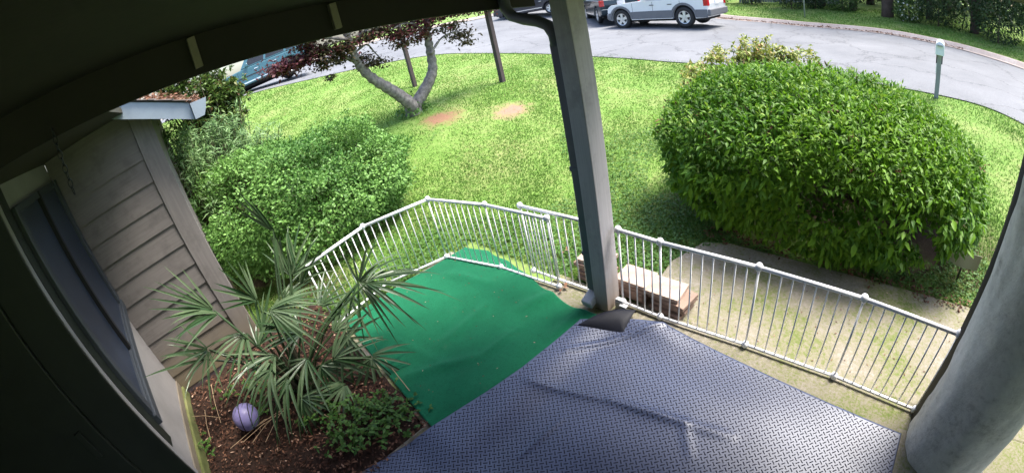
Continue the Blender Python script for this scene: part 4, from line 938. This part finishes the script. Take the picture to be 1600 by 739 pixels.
whorl_shrub('leafy_shrub', 'tall leafy shrub behind the gutter end near the teal car', [(pd(u, v, d), k) for u, v, d, k in ((310, 150, 9.1, 40), (340, 150, 9.2, 40), (325, 175, 9.1, 40), (352, 185, 9.2, 36), (330, 130, 9.3, 36), (362, 145, 9.3, 30), (300, 190, 9.1, 36), (300, 135, 9, 22), (335, 128, 9.2, 22), (360, 140, 9.2, 22), (320, 160, 9, 22), (350, 170, 9.2, 22), (365, 160, 9.3, 18), (340, 190, 9, 22), (300, 165, 9, 18), (370, 185, 9.2, 12), (270, 150, 9.2, 40), (280, 130, 9.3, 36), (265, 170, 9.1, 30), (255, 140, 9.4, 30), (290, 120, 9.2, 16), (330, 105, 9.3, 16), (320, 210, 9, 16), (355, 210, 9, 16))], (-8.95, .9), M['shrub'], 12, .12, .05)
whorl_shrub('yellow_shrub', 'yellowish green shrub growing behind the glossy hedge', [(pd(u, v, d), k) for u, v, d, k in ((1110, 108, 6.5, 20), (1140, 100, 6.6, 22), (1170, 92, 6.7, 22), (1200, 88, 6.7, 22), (1230, 92, 6.6, 20), (1250, 98, 6.5, 12), (1185, 100, 6.4, 22), (1215, 102, 6.4, 18), (1090, 122, 6.4, 16), (1150, 115, 6.3, 18))], (polar(37, 6.7)[0], polar(37, 6.7)[1]), M['yellowshrub'], 20, .085, .034)

# ------------------------------------------------------------------ fan palm in the garden bed
pbase = pg(478, 607)
palm = empty('fan_palm', (pbase[0], pbase[1], 0), label='spiky green fan palm in the mulch bed by the wall', cat='palm')
PB = np.array([pbase[0], pbase[1], 0.0])
def strip(V, F, T, start, d, n, L, W, droop, tone):
    d = d / np.linalg.norm(d); n = n - d * (n @ d); n = n / np.linalg.norm(n); s = np.cross(d, n); k0 = len(V); ns_ = 6
    for i in range(ns_):
        f = i / (ns_ - 1); w = W * (.55 + .45 * math.sin(min(1, f * 2.2) * math.pi / 2)) * (1 - max(0, f - .35) / .65) ** .75 + .0008
        c = start + d * L * f - np.array([0, 0, 1]) * droop * L * f * f + n * 0
        V += [c - s * w / 2 + n * w * .22, c, c + s * w / 2 + n * w * .22]; T += [tone] * 3
    for i in range(ns_ - 1):
        a = k0 + i * 3; F += [(a, a + 1, a + 4, a + 3), (a + 1, a + 2, a + 5, a + 4)]
def frond(hub, tip, spread, n, droop=.18, flat=(0, 0, 1), stem=True, wid=.027):
    hub, tip = np.array(hub) - PB, np.array(tip) - PB; d0 = tip - hub; L = np.linalg.norm(d0); d0 = d0 / L; V, F, T = [], [], []
    nrm = np.array(flat, float) + rng.normal(size=3) * .2; nrm -= d0 * (nrm @ d0); nrm /= np.linalg.norm(nrm); sd = np.cross(d0, nrm)
    for i in range(n):
        a = R(spread) * (2 * i / max(1, n - 1) - 1) if n > 1 else 0
        d = d0 * math.cos(a) + sd * math.sin(a) + nrm * rng.normal() * .09
        strip(V, F, T, hub + d * .015, d, nrm + sd * math.sin(a) * .3, L * 1.14 * (1 - .25 * abs(a) / max(R(spread), .01)) * rng.uniform(.88, 1.1), wid * rng.uniform(.8, 1.15), (droop + .07) * rng.uniform(.3, 2.2), rng.random())
    if stem:
        b0 = np.array([rng.normal() * .05, rng.normal() * .05, .02]); mid = b0 * .5 + hub * .5 + np.array([0, 0, .12 * np.linalg.norm(hub[:2])])
        mb = MB().tube(smooth_path([b0, mid, hub], 5), [.009] * 10 + [.005], 5); k0 = len(V); V += [np.array(v) for v in mb.v]; T += [.3] * len(mb.v)
        F += [tuple(i + k0 for i in f) for f in mb.f]
    me = bpy.data.meshes.new('frond'); me.from_pydata([tuple(map(float, v)) for v in V], [], F); me.update()
    at = me.attributes.new('tone', 'FLOAT', 'POINT'); at.data.foreach_set('value', np.array(T, np.float32)); me.materials.append(M['palm'])
    link_mesh('frond', me, None, palm)
vd = lambda u, v: -ray(u, v)
FR = [((334, 484, 3.45), (232, 445, 3.35), 30, 9, .02), ((340, 490, 3.4), (250, 495, 3.2), 24, 6, .1), ((427, 361, 3.35), (368, 303, 3.3), 9, 4, .0), ((430, 372, 3.35), (440, 430, 3.3), 8, 3, .0), ((455, 431, 3.35), (462, 348, 3.5), 55, 9, .05), ((440, 400, 3.4), (425, 355, 3.4), 14, 3, .02),
      ((402, 469, 3.3), (342, 420, 3.25), 40, 9, .05), ((421, 484, 3.05), (500, 500, 2.9), 50, 10, .1), ((561, 440, 3.15), (655, 425, 3.0), 62, 10, .12), ((561, 440, 3.15), (570, 505, 2.9), 55, 6, .3), ((561, 442, 3.15), (560, 375, 3.2), 38, 4, .0),
      ((580, 558, 2.75), (590, 630, 2.6), 62, 7, .1), ((580, 556, 2.75), (650, 555, 2.7), 28, 4, .05), ((520, 520, 3.0), (555, 470, 3.05), 36, 6, .05), ((326, 546, 3.5), (246, 540, 3.45), 36, 6, .05), ((326, 546, 3.45), (326, 615, 3.3), 20, 3, .1),
      ((480, 560, 2.95), (430, 630, 2.75), 60, 10, .2), ((540, 600, 2.75), (490, 665, 2.6), 60, 9, .2), ((430, 555, 3.1), (355, 590, 3.0), 50, 9, .15), ((500, 480, 3.3), (525, 425, 3.45), 50, 8, .05), ((385, 520, 3.35), (320, 580, 3.2), 50, 9, .15),
      ((470, 520, 3.1), (400, 500, 3.15), 60, 10, .1), ((500, 570, 2.9), (560, 620, 2.75), 55, 9, .2), ((450, 590, 2.9), (400, 655, 2.8), 50, 8, .25), ((520, 560, 2.85), (585, 520, 2.8), 50, 8, .1), ((440, 470, 3.3), (500, 440, 3.3), 40, 8, .05), ((540, 520, 2.9), (545, 600, 2.75), 40, 7, .2), ((470, 620, 2.75), (530, 660, 2.65), 60, 9, .2), ((410, 520, 3.2), (430, 450, 3.3), 45, 8, .05)]
for k in range(9):                                  # further fronds between the main ones
    hb_, tp_, sp, n_, dr_ = FR[(k * 5 + 3) % 29]
    ju, jv = random.uniform(-28, 28), random.uniform(-22, 26)
    FR.append(((hb_[0] + ju, hb_[1] + jv, hb_[2] + random.uniform(-.1, .12)), (tp_[0] + ju * 1.5 + random.uniform(-25, 25), tp_[1] + jv * 1.2 + random.uniform(-20, 20), tp_[2]), sp * .8, max(3, n_ - 2), dr_ + .1))
for (hb_, tp_, sp, n_, dr_) in FR:
    frond(pd(*hb_), pd(*tp_), sp, n_, dr_, vd(hb_[0], hb_[1]) * .7 + np.array([0, 0, .5]))
st = MB()
for k in range(7):
    a = k * .9; st.tube([(.05 * math.cos(a), .05 * math.sin(a), -.05), (.09 * math.cos(a), .09 * math.sin(a), .25), (.14 * math.cos(a), .14 * math.sin(a), .5)], [.022, .018, .010], 7)
st.build('stems', M['stem'], palm)
# litter, twigs and weeds in the bed
n = 5200; lx = rng.uniform(-4.15, -1.95, n); ly = rng.uniform(-1.2, .56, n); ok = ly < np.interp(lx, [-4.2, -2.0], [.55, .46])
lx, ly = lx[ok], ly[ok]; n = len(lx); lp = np.stack([lx, ly, .0 + .03 * vnoise(np.stack([lx, ly], 1), 3, 3) + .02 + rng.random(n) * .015], 1)
tag(leaves('leaf_litter', lp, rng.normal(size=(n, 3)) * [1, 1, .25], rng.normal(size=(n, 3)) * .4 + [0, 0, 1], rng.uniform(.015, .05, n), rng.uniform(.008, .022, n), M['litter'], None, False, rng.random(n) ** 2.6), 'brown and pinkish leaf litter covering the mulch bed', 'leaf litter', kind='stuff')
wp, wd, wn_ = [], [], []
for (u, v, k) in ((600, 640, 26), (575, 655, 30), (550, 675, 26), (620, 655, 22), (560, 640, 26), (590, 680, 20), (530, 690, 18), (640, 645, 14), (545, 655, 20), (615, 625, 14), (520, 650, 16), (560, 690, 16), (335, 690, 10), (420, 640, 14), (400, 610, 20), (360, 620, 16), (480, 650, 16), (630, 675, 12)):
    c = pg(u, v, .03)
    for j in range(k):
        h = c + np.array([rng.normal() * .07, rng.normal() * .07, rng.uniform(.01, .10)])
        for q in range(4): wp.append(h); wd.append(rng.normal(size=3) * [1, 1, .3]); wn_.append(rng.normal(size=3) * .3 + [0, 0, 1])
n = len(wp); tag(leaves('ground_weeds', np.array(wp), np.array(wd), np.array(wn_), rng.uniform(.025, .05, n), rng.uniform(.016, .03, n), M['weed'], None, False), 'low green weeds growing in the mulch bed corner', 'weeds', kind='stuff')
straw = [((443, 642), (380, 690)), ((440, 640), (395, 690)), ((430, 650), (400, 665)), ((445, 636), (360, 700)), ((330, 600), (345, 660)), ((320, 640), (330, 690)), ((300, 650), (345, 652)), ((500, 630), (540, 622)), ((490, 640), (520, 655)), ((600, 560), (640, 610)), ((450, 630), (415, 690))]
M['straw'] = mat('dry straw', (.36, .25, .15), .8, .3, 10, 50, .1)
sw_ = MB()
for (a, b) in straw:
    p0, p1 = pg(*a, .05), pg(*b, .04); sw_.tube([p0, (p0 + p1) / 2 + [0, 0, .02], p1], .0032, 4)
tag(sw_.build('dry_stalks', M['straw'], None), 'dry straw coloured stalks lying on the mulch near ball', 'stalks', kind='stuff')
# fallen leaves by the fence foot
for k, (u, v, lb) in enumerate(((879, 449, 'curled yellow brown leaf at the fence foot beside the carpet'), (882, 391, 'small brown leaf caught outside the fence near post'))):
    q = pg(u, v, .02); o = leaves('fallen_leaf', np.array([[0, 0, 0.0], [.02, .01, .006], [.01, -.02, .004]]), np.array([[1, .3, .2], [-.4, 1, .3], [.4, -1, .3]]), np.array([[0, .2, 1], [.2, 0, 1], [-.2, .1, 1.0]]), .06, .035, M['litter'], None, True, np.array([.9, .7, .5])); o.location = q; tag(o, lb, 'leaf', 'fallen leaves by the fence')

# ------------------------------------------------------------------ grass, clover
excl = [np.array([(-4.6, -9), (8, -9), (8, 3.62), (1.6, 3.62), (-1.1, 3.48), (-1.5, 2.95), (-1.5, 2.31), (-3.62, 2.31), (-3.7, .4), (-4.2, -.2), (-9, -.2), (-9, -9)])]
def free(P):
    m_ = ~in_poly(P, excl[0]) & ~in_poly(P, lerp_poly(.012, 1.0))
    m_ &= (((P[:, 0] - HC[0]) / 1.5) ** 2 + ((P[:, 1] - HC[1]) / .85) ** 2) > 1
    m_ &= (((P[:, 0] - BC[0]) / 1.0) ** 2 + ((P[:, 1] - BC[1]) / 1.3) ** 2) > 1
    for s in (soil1, soil2):
        d = np.hypot(P[:, 0] - s[0], P[:, 1] - s[1]) + .16 * vnoise(P, 5, 77) + .12 * vnoise(P, 14, 78); m_ &= rng.random(len(P)) < np.clip((d - .15) / .5, .06, 1)
    return m_
def scatter(n, r0, r1, a0=-48, a1=86):
    az = rng.uniform(R(a0), R(a1), n); r = r0 * (r1 / r0) ** rng.random(n); x, y = r * np.sin(az), r * np.cos(az)
    P = np.stack([cy * x - sy * y, sy * x + cy * y], 1); k = free(P); return P[k], r[k]
P, r = scatter(640000, 2.9, 27)
dens = .5 + .5 * vnoise(P, 1.3, 71) + .35 * vnoise(P, 4.5, 72); k = rng.random(len(P)) < np.clip(.45 + .6 * dens, .12, 1); P, r, dens = P[k], r[k], dens[k]
n = len(P); z = terrain(P); az = rng.uniform(0, 6.28, n); h = rng.uniform(.014, .042, n) * (.85 + .03 * r) * (.8 + .3 * np.clip(dens, 0, 1)); w = (.0030 + .0009 * r)
lean = rng.uniform(.2, .9, n); dx_ = np.cos(az); dy_ = np.sin(az)
b = np.stack([P[:, 0], P[:, 1], z - .005], 1); s = np.stack([-dy_, dx_, np.zeros(n)], 1) * w[:, None]
tipv = b + np.stack([dx_ * lean * h, dy_ * lean * h, h], 1)
V = np.stack([b - s, b + s, tipv], 1).reshape(-1, 3); F = np.arange(3 * n).reshape(n, 3)
dry = np.clip(.5 - .5 * vnoise(P, .9, 73) - .25 * vnoise(P, 3, 74), 0, 1)
tone = np.clip(.12 + rng.random(n) * .5 + .22 * vnoise(P, 1.1, 75) + .14 * vnoise(P, 5.5, 76) + (rng.random(n) < .08 + .30 * dry ** 2) * .35, 0, 1)
tag(link_mesh('grass', raw_mesh('grass', V, F, False, np.repeat(tone, 3)), M['grass']), 'short uneven lawn grass in front of the porch', 'grass', kind='stuff')
P, r = scatter(90000, 2.9, 15, -40, 80); k = (vnoise(P, 1.6, 81) + .4 * vnoise(P, 6, 82) + np.clip(5.4 - r, -1, 1) * .7) > .25; P, r = P[k], r[k]; n = len(P)
cpz = np.stack([P[:, 0], P[:, 1], terrain(P) + rng.uniform(.02, .07, n)], 1)
tag(leaves('clover', cpz, rng.normal(size=(n, 3)) * [1, 1, .2], rng.normal(size=(n, 3)) * .3 + [0, 0, 1], rng.uniform(.02, .038, n), rng.uniform(.018, .03, n), M['clover'], None, False), 'broad leaved clover patches in the lawn by the fence', 'clover', kind='stuff')
n = 650; lx = rng.uniform(-1.4, 3.2, n); ly = 3.56 + rng.normal(0, .06, n) - .02 * rng.random(n)
tag(leaves('edge_litter', np.stack([lx, ly, np.full(n, .0) + rng.random(n) * .03], 1), rng.normal(size=(n, 3)) * [1, 1, .25], rng.normal(size=(n, 3)) * .4 + [0, 0, 1], rng.uniform(.025, .06, n), rng.uniform(.012, .03, n), M['litter'], None, False, rng.random(n) ** 1.8 * .8), 'brown leaf litter along the walkway edge under the hedge', 'leaf litter', kind='stuff')
n = 170; lx = rng.uniform(-1.4, 3.0, n); ly = rng.uniform(2.3, 3.5, n)
tag(leaves('walkway_debris', np.stack([lx, ly, np.full(n, -.007)], 1), rng.normal(size=(n, 3)) * [1, 1, .1], rng.normal(size=(n, 3)) * .15 + [0, 0, 1], rng.uniform(.01, .03, n), .01, M['litter'], None, False, rng.random(n)), 'small leaf and twig bits scattered on the walkway', 'debris', kind='stuff')
n = 60; cx_ = rng.uniform(-3.5, -1.9, n); cb_ = rng.uniform(.65, 1.95, n); cq = np.stack([cx_, cb_], 1)
tag(leaves('carpet_debris', np.concatenate([cq, (carpet_z(cq) + .004)[:, None]], 1), rng.normal(size=(n, 3)) * [1, 1, .1], rng.normal(size=(n, 3)) * .15 + [0, 0, 1], rng.uniform(.008, .022, n), .008, M['litter'], None, False, rng.random(n) ** .7), 'tiny dry bits scattered on the green carpet', 'debris', kind='stuff')
# leaf litter along the far gutter
n = 700; i = rng.integers(18, 75, n); lp = np.concatenate([far_c[i] + (far_c[np.minimum(i + 1, NR - 1)] - far_c[i]) * rng.random((n, 1)) + outn[i] * rng.normal(-.12, .12, n)[:, None], np.zeros((n, 1))], 1); lp[:, 2] = terrain(lp[:, :2]) + .05
tag(leaves('gutter_litter', lp, rng.normal(size=(n, 3)) * [1, 1, .2], rng.normal(size=(n, 3)) * .3 + [0, 0, 1], rng.uniform(.06, .14, n), .06, M['litter'], None, False, rng.random(n) ** 1.5), 'brown leaf litter along the far street gutter', 'leaf litter', kind='stuff')

# ------------------------------------------------------------------ far side of the street
def far_tree(name, label, az, dist, trunk_r, height, crown, material, nleaf, group, size=.2, low=.25):
    q = polar(az, dist); z = tz(*q); t = empty(name, (q[0], q[1], z), label=label, cat='tree', group=group)
    mb = MB().tube(smooth_path([(0, 0, -.3), (.05, .03, height * .3), (-.05, .06, height * .65), (0, 0, height)], 4), list(np.linspace(trunk_r, trunk_r * .3, 13)), 10)
    for k in range(7):
        a = k * 2.4; h = height * (.4 + .07 * k); mb.tube([(0, 0, h), (crown * .4 * math.cos(a), crown * .4 * math.sin(a), h + .5), (crown * .8 * math.cos(a), crown * .8 * math.sin(a), h + .7)], [trunk_r * .3, trunk_r * .2, .02], 6)
    mb.build('trunk', M['trunk'], t, True)
    ncl = 70; cc = unit(rng.normal(size=(ncl, 3))) * rng.uniform(.45, 1, (ncl, 1)) * [crown, crown, height * (1 - low) / 2] + [0, 0, height * (1 + low) / 2]
    P = np.repeat(cc, nleaf // ncl, 0); P = P + rng.normal(size=P.shape) * crown * .17; n = len(P)
    leaves('crown', P, rng.normal(size=(n, 3)) + [0, 0, -.3], rng.normal(size=(n, 3)) * .6 + [0, 0, 1], rng.uniform(size * .7, size * 1.3, n), size * .5, material, t, False); return t
G_ = 'trees across the street'
far_tree('broadleaf_tree', 'thick brown trunk tree at the verge above white flowers', 53.6, 24.0, .36, 12, 3.5, M['woods'], 4200, G_, .24, .35)
far_tree('broadleaf_tree', 'darker slim trunk tree left of the thick trunk', 49.3, 25.5, .25, 11, 3.2, M['woods'], 4200, G_, .24, .12)
far_tree('broadleaf_tree', 'bright leafy tree above the grey fence panels', 45.5, 27.0, .2, 9, 3.0, M['woods'], 5000, G_, .22, .06)
far_tree('evergreen_tree', 'dark evergreen tree at the right edge of the woods', 64.5, 22.5, .25, 9, 3.0, M['woods_dark'], 6000, G_, .22, .02)
far_tree('broadleaf_tree', 'mid green tree between thick trunk and dark evergreen', 58.8, 25.0, .2, 9, 2.8, M['woods'], 5200, G_, .22, .03)
far_tree('evergreen_tree', 'dark tree behind the slim trunk in the woods', 51.5, 30.0, .3, 11, 3.8, M['woods_dark'], 5000, G_, .28, .02)
far_tree('evergreen_tree', 'tall dark tree behind the mid green tree', 61.0, 30.0, .3, 11, 4.0, M['woods_dark'], 5000, G_, .28, .02)
far_tree('evergreen_tree', 'dark evergreen beyond the right end of the verge', 72.0, 23.0, .3, 10, 3.4, M['woods_dark'], 5000, G_, .26, .02)
def far_bush(label, az, dist, rad, h, material, n, size=.12, flowers=0):
    q = polar(az, dist); z = tz(*q); t = empty('far_bush', (q[0], q[1], z), label=label, cat='bush', group='bushes across the street')
    P, N = super_pts(n, (rad, rad, h / 2), 2.2, -.95, .2, int(az * 10), .14); P = P + [0, 0, h / 2]
    leaves('crown', P, N + rng.normal(size=P.shape) * .6, N + rng.normal(size=P.shape) * .5 + [0, 0, .4], rng.uniform(size * .7, size * 1.3, len(P)), size * .5, material, t, False)
    MB().tube([(0, 0, -.1), (0, 0, h * .6)], [.06, .02], 6).build('stem', M['stem'], t)
    if flowers:
        k = rng.integers(0, len(P), flowers); leaves('flowers', P[k] * 1.03, rng.normal(size=(flowers, 3)), N[k] + [0, 0, .5], .12, .1, M['flower'], t, False)['kind'] = 'stuff'
far_bush('dark clipped bush left of the street sign pole', 41.6, 25.0, 1.0, 2.2, M['woods_dark'], 2600)
far_bush('small dark bush right of the street sign pole', 44.6, 25.5, .6, 1.5, M['woods_dark'], 1500)
far_bush('dark bush near the left end of the grey fence', 36.6, 26.5, .8, 2.0, M['woods_dark'], 1800)
far_bush('bush with white flowers below the thick tree trunk', 56.3, 23.0, .75, 1.1, M['woods'], 1800, .11, 90)
far_bush('green bush at the foot of the slim dark trunk', 48.0, 25.0, .9, 1.4, M['woods'], 1800)
far_bush('dark green bush under the mid green tree', 60.0, 22.8, 1.0, 1.8, M['woods_dark'], 2200)
far_bush('dark bush at the right end of the verge', 67.5, 21.0, 1.2, 2.0, M['woods_dark'], 2400)
far_bush('green bush behind the white car tail', 32.0, 27.0, 1.3, 2.2, M['woods'], 2600)
# woods as one mass behind
n = 26000; az = rng.uniform(R(14), R(86), n); dd = rng.uniform(32, 44, n); x, y = dd * np.sin(az), dd * np.cos(az); wx, wy = cy * x - sy * y, sy * x + cy * y
wz = terrain(np.stack([wx, wy], 1)) + rng.random(n) ** 1.3 * 11
cl_ = vnoise(np.stack([wx, wy, wz], 1), .9, 91) > -.25
Pw = np.stack([wx, wy, wz], 1)[cl_]; n = len(Pw)
tag(leaves('distant_woods', Pw, rng.normal(size=(n, 3)), rng.normal(size=(n, 3)) * .6 + [0, 0, 1], rng.uniform(.4, .8, n), .35, M['woods_dark'], None, False), 'dense dark woods behind the trees across the street', 'woods', kind='stuff')
# grey board fence
q0, q1 = polar(35.2, 27.5), polar(47.5, 28.5); fdv = q1 - q0; Lf = np.linalg.norm(fdv); fh = math.atan2(fdv[1], fdv[0]); zf0 = tz(*q0); zf1 = tz(*q1)
bf = empty('board_fence', (q0[0], q0[1], zf0), fh, label='weathered grey board fence across the street', cat='fence')
nbd = 40; slope = (zf1 - zf0) / Lf
bme = MB().box(-.07, .07, -.012, .012, 0, 1.75).mesh('board')
for k in range(nbd):
    x = Lf * k / (nbd - 1); o = link_mesh('board', bme, M['grey_fence'], bf); o.location = (x, 0, slope * x + random.uniform(-.02, .02))
for z in (.35, 1.4): MB().hexa([(0, .014, z), (Lf, .014, z + slope * Lf), (Lf, .06, z + slope * Lf), (0, .06, z), (0, .014, z + .09), (Lf, .014, z + .09 + slope * Lf), (Lf, .06, z + .09 + slope * Lf), (0, .06, z + .09)]).build('rail', M['grey_fence'], bf)
for k in range(6):
    x = Lf * k / 5; MB().box(x - .05, x + .05, .062, .16, slope * x - .2, slope * x + 1.85).build('fence_post', M['grey_fence'], bf)
q = polar(43.2, 22.0); sp = empty('street_sign_pole', (q[0], q[1], tz(*q)), label='thin galvanised sign pole on the verge across the street', cat='pole')
MB().tube([(0, 0, -.2), (0, 0, 2.6)], .035, 8).build('shaft', M['galv'], sp, True)
MB().box(-.3, .3, -.01, .01, 2.2, 2.5).build('plate', M['galv'], sp)
